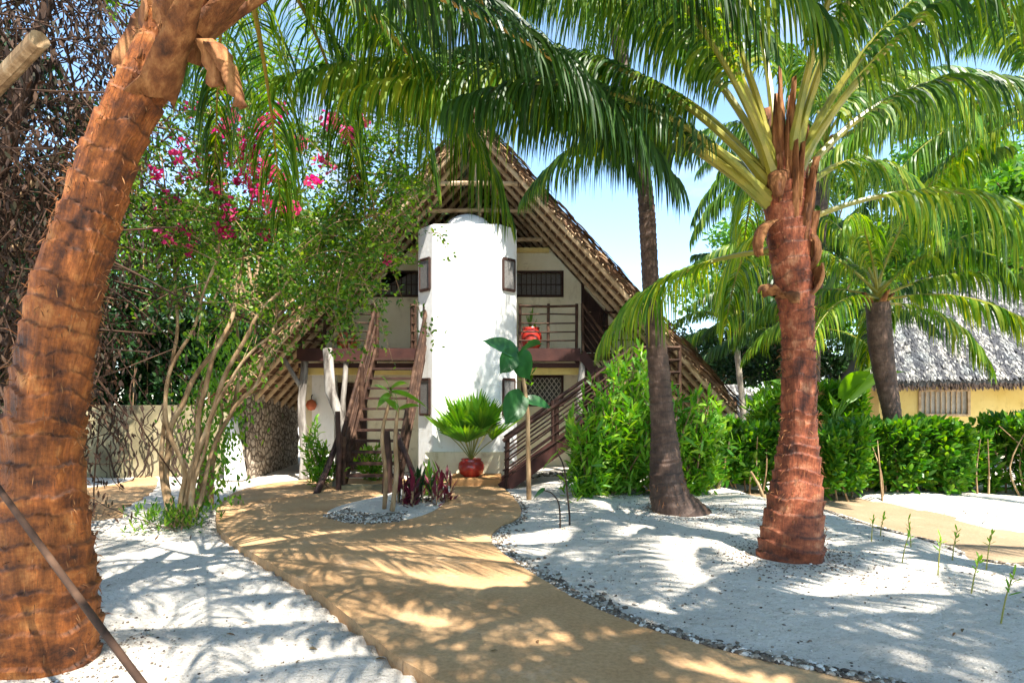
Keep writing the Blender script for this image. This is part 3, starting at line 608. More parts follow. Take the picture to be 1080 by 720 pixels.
# red wall lantern
t = thing('wall_lantern', (wx(328, 14.4), 14.42, wz(427, 14.4)), 'round red lantern on the white pier left of the stairs', 'lantern')
m = MB(); m.lathe((0, 0, 0), [(0.001, -.13), (.08, -.11), (.13, 0), (.09, .10), (.03, .13), (.001, .135)], 20); o = m.obj('shade', 'terra', t, True); o.location = (0, 0, 0)
m = MB(); m.tube([(0, 0, .12), (0, .02, .22), (0, .075, .24)], .012, 6); o = m.obj('bracket', 'darkwood', t); o.location = (0, 0, 0)

# ------------------------------------------------------------------ boundary walls
m = MB(); P = catmull([(-13, 11.5, 0), (wx(60, 13.8), 13.6, 0), (wx(150, 14), 14.0, 0), (wx(246, 14.2), 14.1, 0)], 8)
for a, b in zip(P, P[1:]):
    d_ = Vector((b-a)).normalized(); nn = Vector((-d_.y, d_.x, 0))*.12; m.poly([(a-nn)[:2] if False else (a[0]-nn.x, a[1]-nn.y), (b[0]-nn.x, b[1]-nn.y), (b[0]+nn.x, b[1]+nn.y), (a[0]+nn.x, a[1]+nn.y)], -.1, 1.62)
tag(m.obj('boundary_wall', 'oldwall'), 'stained yellow garden wall overgrown with black vines on the left', 'wall')
P = catmull([(wx(252, 13.3), 13.3, 1.95), (wx(270, 14.2), 14.2, 1.9), (wx(290, 15.6), 15.6, 1.7), (wx(306, 17), 17.2, 1.5)], 14)
m = MB(); V = []; n = len(P)
for off in (-.16, .16):
    for p in P:
        for k in range(13):
            z = -.1+(p[2]+.1)*k/12; j = .035*noise.noise(Vector((p[1]*4, z*5, off))); V.append((p[0]+off+j, p[1]+j, z+(.04*noise.noise(Vector((p[1]*3, 7, 0))) if k == 12 else 0)))
F = []
for s_ in (0, 1):
    o_ = s_*n*13
    for i_ in range(n-1):
        for k in range(12): F.append((o_+i_*13+k, o_+(i_+1)*13+k, o_+(i_+1)*13+k+1, o_+i_*13+k+1))
for i_ in range(n-1): F.append((i_*13+12, (i_+1)*13+12, n*13+(i_+1)*13+12, n*13+i_*13+12))
F.append(tuple(range(13))+tuple(range(n*13+12, n*13-1, -1)))
m.add(V, F); tag(m.obj('stone_wall', 'stone', smooth=True), 'rough coral rag stone wall beside the thatched eave', 'wall')
m = MB(); a = Vector((wx(238, 13.1), 13.1, 0)); m.slabxz([(a.x, 0), (a.x+.42, 0), (a.x+.20, 1.3), (a.x+.02, 1.35)], 13.0, 13.25); o = m.obj('buttress', 'white'); bv = o.modifiers.new('b', 'BEVEL'); bv.width = .04; bv.segments = 3
tag(o, 'tapered white buttress at the end of the garden wall', 'buttress')
# vines on the boundary wall
t = thing('climbing_vine', (wx(140, 13.6), 13.5, 0), 'bare black vine stems creeping up the stained yellow wall', 'vine')
m = MB()
for k in range(24):
    px = random.uniform(95, 205); x = wx(px, 13.5); y = 13.55+(px-95)*.0025; pts_ = []; z = 0; 
    while z < 1.7:
        pts_.append((x, y-random.uniform(.02, .07), z)); x += random.gauss(0, .06); z += random.uniform(.08, .18)
    m.tube(catmull(pts_, 2), random.uniform(.006, .02), 5, None, .05, False)
m.obj('stem', 'vine', t)

# ------------------------------------------------------------------ palms
def frond_mesh(mb_r, mb_l, base, az, el, length, droop, leaf=.85, nper=34, petiole=.16, rr=.030, hang=4.6, twist=0., seedw=.025, sway=0):
    n = 26; az = R(az); P = [np.array(base, float)]; D = []; st = length/n
    for k in range(n+1):
        t = k/n; e = R(el-droop*t**1.25); a = az+R(sway)*t
        d = np.array([math.cos(a)*math.cos(e), math.sin(a)*math.cos(e), math.sin(e)]); D.append(d)
        if k < n: P.append(P[-1]+d*st)
    P = np.array(P); D = np.array(D)
    mb_r.tube(P, [rr*(1.7 if k == 0 else 1.35 if k == 1 else 1)*(1-.86*k/n) for k in range(n+1)], 7, None, 0, False)
    N = int(length*nper); t = np.sort(np.clip(petiole+(1-petiole)*np.linspace(0, 1, N)+rng.normal(0, .003, N), 0, .999))
    for s_ in (-1, 1):
        keep = rng.uniform(0, 1, N) > .05; tt = t[keep]+rng.normal(0, .002, keep.sum()); tt = np.clip(tt, petiole, .999); x = tt*n; k = x.astype(int); f = (x-k)[:, None]
        p = P[k]*(1-f)+P[np.minimum(k+1, n)]*f; d = nrm(D[k]*(1-f)+D[np.minimum(k+1, n)]*f)
        up = np.array([0, 0, 1.]); sd_ = nrm(np.cross(d, up)+1e-6); upl = np.cross(sd_, d); sd_ = sd_*s_
        ca, sa = math.cos(R(twist)), math.sin(R(twist)); sd2 = sd_*ca+upl*sa*s_
        u_ = (tt-petiole)/(1-petiole); prof = np.clip(.45+1.6*u_, 0, 1)*np.clip(1.15-.75*u_**2.2, 0, 1)
        clump = np.sin(tt*length*9+s_*2+base[0]*7)*.16
        dd = sd2*(.85-.35*u_[:, None])+d*(.45+.6*u_[:, None]+clump[:, None])+upl*(-.05+clump[:, None]*.6)+rng.normal(0, .07, (len(tt), 3))
        L = leaf*prof*rng.uniform(.8, 1.1, len(tt)); w_ = d+rng.normal(0, .35, (len(tt), 3))+.3*sd2
        mb_l.blades(p, dd, w_, L, seedw*rng.uniform(.75, 1.2, len(tt)), 5, hang*rng.uniform(.75, 1.25, len(tt)), [.55, 1, .95, .8, .5, .05])
    return P
def palm_trunk(pts, rad, ring=.14, nth=96, rowh=.012, mat='trunkR', parent=None, rough=1., seed=0):
    C = catmull(pts, 20); seg = np.linalg.norm(np.diff(C, axis=0), axis=1); cum = np.concatenate([[0], np.cumsum(seg)]); Ltot = cum[-1]
    rows = int(Ltot/rowh)+2; s = np.linspace(0, Ltot, rows); Cc = np.stack([np.interp(s, cum, C[:, k]) for k in range(3)], -1)
    ra = np.interp(s, cum[np.minimum(np.arange(len(rad))*20, len(cum)-1)], rad); T = nrm(np.gradient(Cc, axis=0)); U = nrm(np.cross(T, [0, 1., 0])); B = np.cross(T, U)
    th = np.linspace(0, 2*np.pi, nth, endpoint=False)
    bounds = [0]; 
    rs_ = np.random.default_rng(seed+1)
    while bounds[-1] < Ltot+.5: bounds.append(bounds[-1]+ring*rs_.uniform(.6, 1.35))
    bounds = np.array(bounds)
    SS = s[:, None]+ring*.38*np.array([[noise.noise(Vector((math.cos(a)*1.3, math.sin(a)*1.3, x*2.1+seed))) for a in th] for x in s])+ring*.09*np.array([[noise.noise(Vector((math.cos(a)*9, math.sin(a)*9, seed))) for a in th]])
    k = np.clip(np.searchsorted(bounds, SS)-1, 0, len(bounds)-2); f = np.clip((SS-bounds[k])/(bounds[k+1]-bounds[k]), 0, 1)
    amp = .018*rough*(.5+1.*rs_.uniform(0, 1, len(bounds)))[k]*(1.5-.8*np.clip(s/Ltot*2, 0, 1))[:, None]
    saw = amp*(f**1.6)-amp*.4                      # each leaf base flares towards its top, then steps in
    fib = .004*rough*np.array([[noise.noise(Vector((math.cos(a)*14, math.sin(a)*14, x*3+seed))) for a in th] for x in s])
    lump = .02*rough*np.array([[noise.noise(Vector((math.cos(a)*1.2, math.sin(a)*1.2, x*1.2+seed*3))) for a in th] for x in s])
    rr = ra[:, None]*(1+.06*lump/.02*.5)+saw+fib+lump
    V = Cc[:, None]+rr[..., None]*(np.cos(th)[None, :, None]*U[:, None]+np.sin(th)[None, :, None]*B[:, None])
    sn = np.array([[noise.noise(Vector((math.cos(a)*2.2, math.sin(a)*2.2, x*2.6+seed*2))) for a in th] for x in s])
    scar = (np.clip(1-f/.16, 0, 1)**1.3+np.clip((f-.93)/.07, 0, 1)*.6)*np.clip(.75+sn*1.6, .1, 1)
    tcx = np.stack([np.cos(th)[None]*ra.mean()+0*s[:, None], np.sin(th)[None]*ra.mean()+0*s[:, None], s[:, None]+0*th[None]], -1)
    i_ = np.arange(rows-1)[:, None]*nth; j = np.arange(nth)[None]; j2 = (j+1) % nth
    m = MB(); m.add(V.reshape(-1, 3), np.stack([i_+j, i_+j2, i_+nth+j2, i_+nth+j], -1).reshape(-1, 4))
    return m.obj('trunk', mat, parent, True, tcx.astype(np.float32), scar.astype(np.float32)), Cc, T, ra
def frond(parent, leafm, rach, base, *a, **k):
    r_ = MB(); l_ = MB(); frond_mesh(r_, l_, base, *a, **k)
    mb = MB()
    mb.mats = [leafm, rach]
    for src, mi in ((l_, 0), (r_, 1)):
        for V, L, N, MI in zip(src.V, src.L, src.N, src.MI):
            pass
        off = mb.n; V = np.concatenate(src.V); L = np.concatenate(src.L); N = np.concatenate(src.N)
        mb.V.append(V); mb.L.append(L+off); mb.N.append(N); mb.MI.append(np.full(len(N), mi)); mb.n += len(V)
    return mb.obj('frond', None, parent)
def sheath(parent, p, az, L=.5, w=.18, tilt=60, curl=1.2):
    m = MB(); a = R(az); out = Vector((math.cos(a), math.sin(a), 0)); sd_ = Vector((-math.sin(a), math.cos(a), 0)); n = 10; V = []; c0 = Vector(p); e = R(tilt)
    for k in range(n+1):
        t = k/n; ww = w*(1-.75*t**1.3)
        for j in range(7):
            q = (j-3)/3; V.append(c0+sd_*q*ww+out*(-.06*q*q)+Vector((random.gauss(0, .006),)*3))
        e2 = e-curl*t*2; c0 = c0+(out*math.cos(e2)+Vector((0, 0, math.sin(e2))))*L/n
    F = [(k*7+j, k*7+j+1, k*7+7+j+1, k*7+7+j) for k in range(n) for j in range(6)]; m.add([tuple(v) for v in V], F)
    o = m.obj('leaf_sheath', 'husk', parent, True); sol = o.modifiers.new('s', 'SOLIDIFY'); sol.thickness = .014; return o

# front left palm
pl = thing('coconut_palm', (*gp(48, 690), 0), 'thick orange brown coconut palm trunk leaning right at the near left edge', 'palm tree', 'coconut palms in the garden')
Yl = 3.9
cl = [(46,712),(47,660),(45,600),(43,550),(43,500),(46,450),(54,400),(62,350),(72,300),(87,250),(101,200),(120,150),(145,100),(172,50),(204,0),(232,-60)]
hw = [49, 49, 46, 42, 38, 36, 34, 32.5, 31, 29.5, 27.5, 25, 23, 22, 22, 22]
tk, Cc, T, ra = palm_trunk([at(x, y, Yl+.0*i) for i, (x, y) in enumerate(cl)], [h/640*Yl for h in hw], .165, 160, .010, 'trunkL', pl, 1.25, 11)
topL = np.array(Cc[-1])
def ragged(parent, Cc, ra, i0, i1, N, L=.12, mat='husk'):      # fibre wisps standing off the trunk
    m = MB(); k = rng.integers(i0, i1, N); a = rng.uniform(0, 6.28, N); p = Cc[k]+np.column_stack([np.cos(a)*ra[k], np.sin(a)*ra[k], 0*a])*1.02
    m.blades(p, np.column_stack([np.cos(a)*.5, np.sin(a)*.5, rng.normal(-.3, .8, N)]), rnd_dirs(N), rng.uniform(.3, 1.2, N)*L, .007, 2, .8); tag(m.obj('trunk_fibre', mat, parent), kind='stuff')
ragged(pl, Cc, ra, 5, len(Cc)-30, 1500, .075)
for px, py, azz, L, w, tl_ in ((150,108,15,1.15,.13,52),(168,104,-35,1.1,.12,50),(140,70,70,1.0,.14,72),(186,60,-60,.9,.15,62),(215,40,0,.9,.12,48),(236,52,-15,.42,.09,-62),(228,45,-40,.30,.10,-75),(170,60,-90,.8,.16,75),(160,30,170,.6,.12,80),(200,20,-80,.8,.16,70)):
    q = at(px, py, Yl-.05); sheath(pl, q, azz, L, w, tl_, .12)
hub = Vector(topL)+Vector((.1, 0, .1))
for az, el, L, dr, sw in ((2,18,4.2,60,8),(18,34,4.4,80,0),(30,8,4.0,50,0),(48,24,4.6,70,-8),(62,6,3.8,50,0),(80,30,4.4,75,0),(-12,30,4.4,75,0),(-28,14,4.0,50,0),(-45,30,4.4,60,0),(-62,14,4.0,45,0),(-80,34,4.2,60,0),(-98,16,4,45,0),(-140,40,4,80,0),(170,50,4.2,85,0),(125,45,4.4,85,0),(40,60,4.8,85,0),(-30,65,4.6,75,0),(8,48,4.6,85,8),(-120,40,4,60,0),(92,22,3.8,70,0),(106,6,3.4,50,0),(118,24,3.8,70,0),(70,40,4.2,95,0)):
    frond(pl, 'palmD' if az % 3 == 0 else 'palmA', 'rachisO', hub+Vector((math.cos(R(az))*.12, math.sin(R(az))*.12, random.uniform(-.1, .15))), az, el, L, dr, leaf=.95, rr=.028, sway=sw, nper=37)

# right palm
Yr = 5.95
pr = thing('coconut_palm', (*gp(834, 600), 0), 'red brown ringed coconut palm with yellow green leaf stalks right of the path', 'palm tree', 'coconut palms in the garden')
cr = [(834,612),(834,596),(836,560),(841,500),(843,450),(843,400),(842,350),(838,300),(832,250),(828,200),(826,165)]
hr = [36, 35, 31, 23, 18, 16.5, 16.5, 19, 22, 21, 17]
tk, Cc, T, ra = palm_trunk([at(x, y, Yr) for x, y in cr], [h/640*Yr for h in hr], .135, 128, .010, 'trunkR', pr, 1.0, 5)
ragged(pr, Cc, ra, 5, len(Cc)-10, 1000, .07)
hub = Vector(Cc[-1])
for k in range(44):
    az = k*137.5; row = Cc[len(Cc)-1-int((1-k/44)*(len(Cc)*.30))]; rk = float(ra[len(Cc)-1-int((1-k/44)*(len(Cc)*.30))]); q = Vector(row)+Vector((math.cos(R(az))*(rk-.005), math.sin(R(az))*(rk-.005), -.05)); sheath(pr, q, az, random.uniform(.45, .95), random.uniform(.04, .10), random.uniform(84, 91), random.uniform(-.05, .08))
for px, py, az, tl_ in ((808,235,200,-30),(860,250,-20,-60),(814,312,230,40),(866,280,0,-75),(842,205,-80,-80),(830,315,-100,25),(822,180,-120,-20)):
    sheath(pr, at(px, py, Yr-.12), az, .38, .10, tl_, .8)
for az, el, L, dr, sw, mt in ((168,66,4.4,75,0,'palmA'),(177,43,4.7,66,6,'palmA'),(181,38,5.0,60,8,'palmB'),(186,38,4.3,62,4,'palmB'),(172,52,4.6,80,0,'palmA'),(160,56,4.4,84,0,'palmB'),(118,8,3.0,50,0,'palmB'),(195,74,4.2,70,0,'palmA'),(95,84,4.3,60,0,'palmB'),(20,76,4.2,75,0,'palmA'),(8,52,4.0,95,0,'palmA'),(-4,24,3.3,85,0,'palmB'),(35,40,3.8,85,0,'palmB'),(62,55,4,85,0,'palmB'),(130,50,4.2,85,0,'palmA'),(-35,60,3.6,85,0,'palmA'),(-150,58,3.8,80,0,'palmA'),(-80,72,3.6,70,0,'palmA'),(-165,40,3.4,70,0,'palmD'),(80,20,3.4,70,0,'palmB'),(28,58,4.2,90,0,'palmB'),(-15,66,4.4,90,0,'palmA'),(75,42,4,90,0,'palmB'),(-55,74,4.2,80,0,'palmA'),(205,64,4.2,80,0,'palmB'),(48,68,4.2,85,0,'palmB'),(150,74,4.4,80,0,'palmB')):
    frond(pr, mt, 'rachis', hub+Vector((math.cos(R(az))*.13, math.sin(R(az))*.13, min(0, el-72)*.014)), az, el, L, dr, leaf=.86, rr=.041 if el > 35 else .030, sway=sw, petiole=.24, nper=39)

# middle palm
pm = thing('coconut_palm', (*gp(718, 548), 0), 'slender dark brown coconut palm standing between the bushy shrub and the hedge', 'palm tree', 'coconut palms in the garden')
Ym = 8.5
cm_ = [(724,560),(716,545),(707,525),(703,500),(700,453),(694,387),(688,320),(684,260),(680,200),(669,130),(658,80),(650,20),(648,0)]
hm = [34, 30, 21, 17, 12.5, 11, 9, 8.5, 8, 7.5, 7.5, 8, 9]
tk, Cc, T, ra = palm_trunk([at(x, y, Ym) for x, y in cm_], [h/640*Ym for h in hm], .11, 80, .014, 'trunkD', pm, .7, 8)
ragged(pm, Cc, ra, 0, 60, 250, .1)
hub = Vector(Cc[-1])
for k in range(10): sheath(pm, hub+Vector((math.cos(k*2.4)*.1, math.sin(k*2.4)*.1, -.3+.03*k)), k*137.5, .5, .1, 80, .2)
for az, el, L, dr in ((185,20,4.2,80),(203,5,3.9,60),(222,18,4.4,70),(240,2,3.8,50),(255,25,4.2,75),(272,6,3.9,55),(290,22,4.2,75),(310,4,3.8,60),(-10,30,4,95),(-30,15,3.8,80),(15,60,4.2,110),(90,55,3,110),(50,50,3.4,110),(200,40,4.4,90),(80,75,3.6,80),(-75,50,4.4,90)):
    frond(pm, 'palmD' if az % 4 == 1 else 'palmA', 'rachis', hub, az, el, L, dr, leaf=.95, rr=.028, nper=37)

# prototypes for the copied palms
PROTO = {}
def proto_frond(kind, el, L, dr, mt, sw):
    r_ = frond(None, mt, 'rachis', (0, 0, 0), 0, el, L, dr, leaf=.8, rr=.03, nper=27, seedw=.042, sway=sw); me = r_.data; bpy.data.objects.remove(r_); PROTO.setdefault(kind, []).append(me)
for mt, kd in (('palmA', 'a'), ('palmB', 'b'), ('palmD', 'd')):
    for el, L, dr, sw in ((75, 3.9, 75, 6), (50, 4, 90, -6), (28, 3.8, 85, 5), (5, 3.4, 70, -5)): proto_frond(kd, el, L, dr, mt, sw)
def palm2(label, pts, rad, mat, kind, nf, scale=1., seed=0, azoff=0, group='coconut palms in the garden', low=True, skip=None, ring=.12):
    t = thing('coconut_palm', (pts[0][0], pts[0][1], 0), label, 'palm tree', group)
    tk, Cc, T, ra = palm_trunk(pts, rad, ring, 40, .025, mat, t, .7, seed); hub = Vector(Cc[-1]); rs_ = random.Random(seed)
    for k in range(nf):
        az = azoff+k*137.5+rs_.uniform(-12, 12); q = 3-min(3, int(k/nf*4)) if low else [0, 1, 1, 2][min(3, int((1-k/nf)*4))]
        if skip and skip(az % 360): continue
        me = PROTO[kind if rs_.random() < .8 else 'a'][q]; o = bpy.data.objects.new('frond', me); COL.objects.link(o); o.parent = t
        o.location = hub+Vector((0, 0, .02*k))-t.location; o.rotation_euler = (R(rs_.uniform(-8, 8)), R(rs_.uniform(-7, 7)), R(az)); s_ = scale*rs_.uniform(.85, 1.1); o.scale = (s_,)*3
    for k in range(5): sheath(t, hub+Vector((math.cos(k*2.4)*.1, math.sin(k*2.4)*.1, -.25)), k*137.5, .5, .12, 78, .3)
    return t
def trunkline(px0, Y, pxt, pyt, z0=0, n=5):
    a = Vector((wx(px0, Y), Y, z0)); b = at(pxt, pyt, Y); return [tuple(a.lerp(b, k/n)+Vector((.06*math.sin(k*1.1), 0, 0))) for k in range(n+1)]
palm2('palm with a brown forked crown in front of the grey thatched cottage', trunkline(945, 11, 928, 320), [.24, .17, .15, .17, .2, .2], 'trunkD', 'b', 17, .86, 3, 20)
palm2('tall leafy palm at the right edge behind the hedge', [(9.2, 9.6, 0), (9.1, 9.6, 2), (8.8, 9.6, 4), (8.4, 9.6, 6.2)], [.24, .17, .15, .18], 'trunkD', 'b', 18, 1.05, 4, 50)
palm2('palm whose crown fills the far upper right behind the cottage palm', [(7.8, 15.5, 0), (7.7, 15.5, 2), (7.8, 15.5, 5), (8.0, 15.5, 8.2)], [.22, .16, .15, .18], 'trunkD', 'a', 20, 1.2, 5, 10)
palm2('distant slim palm with a pale trunk above the far hedge', trunkline(783, 19, 779, 345), [.13, .1, .09, .09, .09, .1], 'trunkP', 'a', 12, .8, 6, 0)
palm2('palm standing between the red trunk and the cottage', trunkline(800, 16, 850, 350), [.2, .15, .14, .14, .15, .18], 'trunkD', 'd', 16, .95, 7, 30)
# palms standing beside and behind the viewer: their crowns shade the path
palm2('coconut palm beside the near right bend of the path', [(4.3, .8, 0), (4.1, .9, 2), (3.7, 1.0, 4), (3.3, 1.1, 5.6)], [.3, .2, .17, .2], 'trunkR', 'a', 13, 1.0, 8, 15)
palm2('coconut palm behind the near end of the path', [(2.0, -1.0, 0), (2.0, -.9, 2), (2.3, -.4, 4), (2.6, .2, 6.1)], [.3, .2, .17, .2], 'trunkR', 'a', 14, 1.0, 9, 60)
palm2('coconut palm behind the right hand sand bed', [(6.4, 2.6, 0), (6.3, 2.7, 2), (6.1, 2.8, 4), (5.9, 2.9, 5.4)], [.3, .2, .17, .2], 'trunkR', 'a', 9, .95, 10, 95)

palm2('unseen coconut palm added on the left to shade the leaning trunk', [(-2.9, -.9, 0), (-2.8, -.7, 2), (-2.4, -.3, 4), (-2.0, .1, 6.2)], [.3, .2, .17, .2], 'trunkR', 'a', 6, .9, 12, 35)  # out of view, added to throw dappled shade on the leaning trunk
palm2('unseen coconut palm added behind the viewer to shade the right sand', [(5.6, -1.9, 0), (5.5, -1.8, 2), (5.1, -1.5, 4), (4.6, -1.1, 6.6)], [.3, .2, .17, .2], 'trunkR', 'a', 11, 1.0, 13, 75)  # extra palm out of view, put in for more shade on the sand
# ------------------------------------------------------------------ leafy plants
def leaves(m, p, L, Wd, mat, dirs=None, grav=.5, seg=2, prof=(.35, 1, .06)):
    N = len(p); d = rnd_dirs(N) if dirs is None else nrm(dirs+rng.normal(0, .45, (N, 3)))
    m.blades(p, d, rnd_dirs(N), L*rng.uniform(.6, 1.2, N), Wd*rng.uniform(.7, 1.2, N), seg, grav, list(prof), mat)
def rosettes(m, p, up, n, L, Wd, mat=None, spread=.9, grav=.5, prof=(.4, .9, 1, .08)):
    N = len(p); up = nrm(np.asarray(up)*np.ones((N, 3))); a = rng.uniform(0, 6.28, (N, 1))+np.arange(n)[None]*2.4
    ref = np.array([.3, .9, .1]); x = nrm(np.cross(up, ref)); y = np.cross(up, x)
    sp = spread*np.linspace(.25, 1.15, n)[None, :, None]
    d = up[:, None]*(1.05-sp*.55)+sp*(np.cos(a)[..., None]*x[:, None]+np.sin(a)[..., None]*y[:, None]); w_ = -np.sin(a)[..., None]*x[:, None]+np.cos(a)[..., None]*y[:, None]
    pp = p[:, None]-up[:, None]*(.03*np.arange(n)[None, :, None])*(L/.14)
    K = N*n; m.blades(pp.reshape(K, 3), d.reshape(K, 3)+rng.normal(0, .1, (K, 3)), w_.reshape(K, 3), L*rng.uniform(.7, 1.15, K), Wd*rng.uniform(.8, 1.15, K), 3, grav, list(prof), mat)
def shoot_plant(t, base, n, hgt, spread, rng_len, leafm, L, Wd, nros, perros, stemr=.02, stemm='bark', lean=(0, 0), lean2=None):
    ms = MB(); ml = MB(); base = np.array(base, float); P = []; U = []
    for k in range(n):
        a = random.uniform(0, 6.28); r_ = spread*math.sqrt(random.random()); h = hgt*random.uniform(.38, 1.08)*(1-.35*(r_/spread)**2)
        tip = base+np.array([math.cos(a)*r_+lean[0], math.sin(a)*r_+lean[1], h]); mid = base*.5+tip*.5+np.array([0, 0, -.05*h])-np.array([math.cos(a), math.sin(a), 0])*r_*.15
        b0 = base+np.array([random.gauss(0, .08), random.gauss(0, .08), 0]); C = catmull([b0, mid, tip], 6); ms.tube(C, np.linspace(stemr, stemr*.35, len(C)), 5, None, 0, False)
        for j in range(nros):
            q = C[-1-int(j*len(C)*.75/nros)]+rng.normal(0, .10 if j else 0, 3); P.append(q); U.append((tip-mid)/np.linalg.norm(tip-mid)+rng.normal(0, .5, 3)+np.array([0, 0, .3]))
    P = np.array(P); P[:, 2] = np.maximum(P[:, 2], min(.32, hgt*.25))
    rosettes(ml, P, np.array(U), perros, L, Wd)
    ms.obj('stem', stemm, t); ml.obj('foliage', leafm, t)
# big bright shrub
bx, by = gp(640, 528); t = thing('leafy_shrub', (bx, by, 0), 'tall bright green shrub with long lance leaves in front of the right staircase', 'shrub')
for (px, py, hh, sp, n_) in ((655,528,2.95,.60,46),(622,520,2.1,.42,24),(705,522,2.6,.55,28),(738,512,2.1,.45,20)):
    shoot_plant(t, (wx(px, 10), 10.1 if px < 650 else 10.3, 0), n_, hh, sp, 0, 'shrub', .22, .048, 6, 12, .022)
# hedges
def hedge(name, label, x0, x1, y0, y1, h, leafm, N, L, Wd, cat='hedge', sk=None):
    t = thing(name, ((x0+x1)/2, (y0+y1)/2, 0), label, cat); ms = MB(); ml = MB()
    for k in range(int((x1-x0)*16)):
        x = random.uniform(x0, x1); y = random.uniform(y0, y1); q = [(x, y, 0), (x+random.gauss(0, .08), y+random.gauss(0, .06), h*.4), (x+random.gauss(0, .18), y+random.gauss(0, .12), h*.85)]
        ms.tube(catmull(q, 4), np.linspace(.018, .006, 9), 5, None, 0, False)
    p = np.column_stack([rng.uniform(x0, x1, N), y0+(y1-y0)*rng.beta(.7, .9, N), h*(1-.85*rng.beta(.9, 1.6, N))])
    cut = .17*np.sin(p[:, 0]*2.1)+.07*np.sin(p[:, 0]*5.3+1); p[:, 2] = p[:, 2]*(1+cut*.5); p[:, 1] += .18*np.sin(p[:, 0]*3.3)+.08*np.sin(p[:, 0]*8+2)
    up = np.column_stack([rng.normal(0, .5, N), (p[:, 1]-(y0+y1)/2)*1.6, .5+p[:, 2]*.5]); rosettes(ml, p, up, 7, L, Wd, None, 1.0, .4, (.4, 1, .9, .1))
    if sk: pass
    ms.obj('stem', 'bark', t); ml.obj('foliage', leafm, t); return t
hedge('hedge', 'green clipped hedge between the slender palm and the red palm trunk', wx(722, 11), wx(822, 11), 10.8, 11.9, 1.25, 'hedge', 1300, .16, .068)
hedge('hedge', 'green clipped hedge running right of the red palm trunk below the cottage', wx(864, 10.6), wx(1034, 10.6), 10.1, 11.3, 1.25, 'hedge', 2300, .16, .068)
hedge('bush', 'low leafy bush cut by the right edge of the picture', wx(1052, 10.4), wx(1150, 10.4), 9.7, 11.0, 1.5, 'hedge', 1300, .14, .055, 'bush')
hedge('bush', 'bright bush behind the hedge beside the cottage palm', wx(800, 13.5), wx(905, 13.5), 13, 14.5, 1.95, 'shrub', 1700, .2, .05, 'bush')

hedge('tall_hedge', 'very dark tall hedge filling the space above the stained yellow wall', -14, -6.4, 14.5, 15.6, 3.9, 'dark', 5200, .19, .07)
# bougainvillea
Yb = 8.1
tb = thing('bougainvillea', (*gp(185, 553), 0), 'tall arching bougainvillea with magenta flowers and many thin tan stems on the left sand', 'bougainvillea')
stems = [([(183,556),(178,480),(192,425),(238,352),(325,268),(398,185),(440,110)], .05, 0, .8), ([(190,556),(202,480),(218,400),(248,325),(262,250),(268,170),(275,90)], .042, .4, -.2),
         ([(178,556),(170,460),(186,345),(180,240),(165,150)], .036, .5, .4), ([(195,556),(218,450),(262,352),(305,300),(350,250),(400,225)], .04, -.5, -.6),
         ([(205,545),(233,450),(268,400),(292,330),(300,250),(330,150)], .03, -.3, .6), ([(186,556),(195,500),(172,420),(205,330),(230,240),(220,120)], .034, -.2, -.8), ([(200,556),(212,480),(240,400),(310,335),(360,300),(385,270)], .026, -.3, -.7)]
ms = MB(); SP = []
for pts_, r_, y0, y1 in stems:
    n = len(pts_); C = catmull([at(x+random.gauss(0, 2), y, Yb+(y1)*k/(n-1)+.12*math.sin(k*2)) for k, (x, y) in enumerate(pts_)], 8); C[:, 0] += .02*np.sin(np.arange(len(C))*.9)
    ms.tube(C, np.linspace(r_, .008, len(C)), 8, None, .06, False); SP.append(C)
tw = []; lp = []
def twig_leaves(src, ntw, Lr, per, dz=.2):
    for k in range(ntw):
        q = src[random.randrange(len(src))]; d_ = nrm(rng.normal(size=3)+np.array([0, -.1, dz])); L = random.uniform(*Lr)
        C = catmull([q, q+d_*L*.5+rng.normal(0, .05, 3), q+d_*L+np.array([0, 0, -.25*L])], 3); ms.tube(C, np.linspace(.008, .003, len(C)), 4, None, 0, False)
        s_ = rng.uniform(.15, 1, per)*(len(C)-1); i_ = np.minimum(s_.astype(int), len(C)-2); f = (s_-i_)[:, None]; lp.append(C[i_]*(1-f)+C[i_+1]*f+rng.normal(0, .07, (per, 3)))
up_ = np.concatenate([C[int(len(C)*.62):] for C in SP]); twig_leaves(up_, 270, (.35, 1.1), 52)
up_ = np.concatenate([C[int(len(C)*.3):int(len(C)*.6)] for C in SP]); twig_leaves(up_, 7, (.3, .6), 30)
hang = np.array([tuple(at(random.uniform(140, 400), random.uniform(30, 270), Yb+random.uniform(-.9, .9))) for _ in range(95)]); twig_leaves(hang, 95, (.4, 1.0), 48, 0)
hang = np.array([tuple(at(random.uniform(330, 455), random.uniform(235, 330), Yb+random.uniform(-.6, .6))) for _ in range(14)]); twig_leaves(hang, 14, (.3, .6), 40, 0)
hang = np.array([tuple(at(random.uniform(290, 425), random.uniform(120, 325), Yb+random.uniform(-.6, .9))) for _ in range(85)]); twig_leaves(hang, 85, (.3, .7), 60, 0)
hang = np.array([tuple(at(random.uniform(130, 260), random.uniform(120, 300), Yb+random.uniform(-.6, .9))) for _ in range(50)]); twig_leaves(hang, 50, (.3, .8), 50, 0)
ms.obj('stem', 'bark', tb, True)
ml = MB(); lp = np.concatenate(lp); leaves(ml, lp, .075, .036, None); ml.obj('foliage', 'boug', tb)
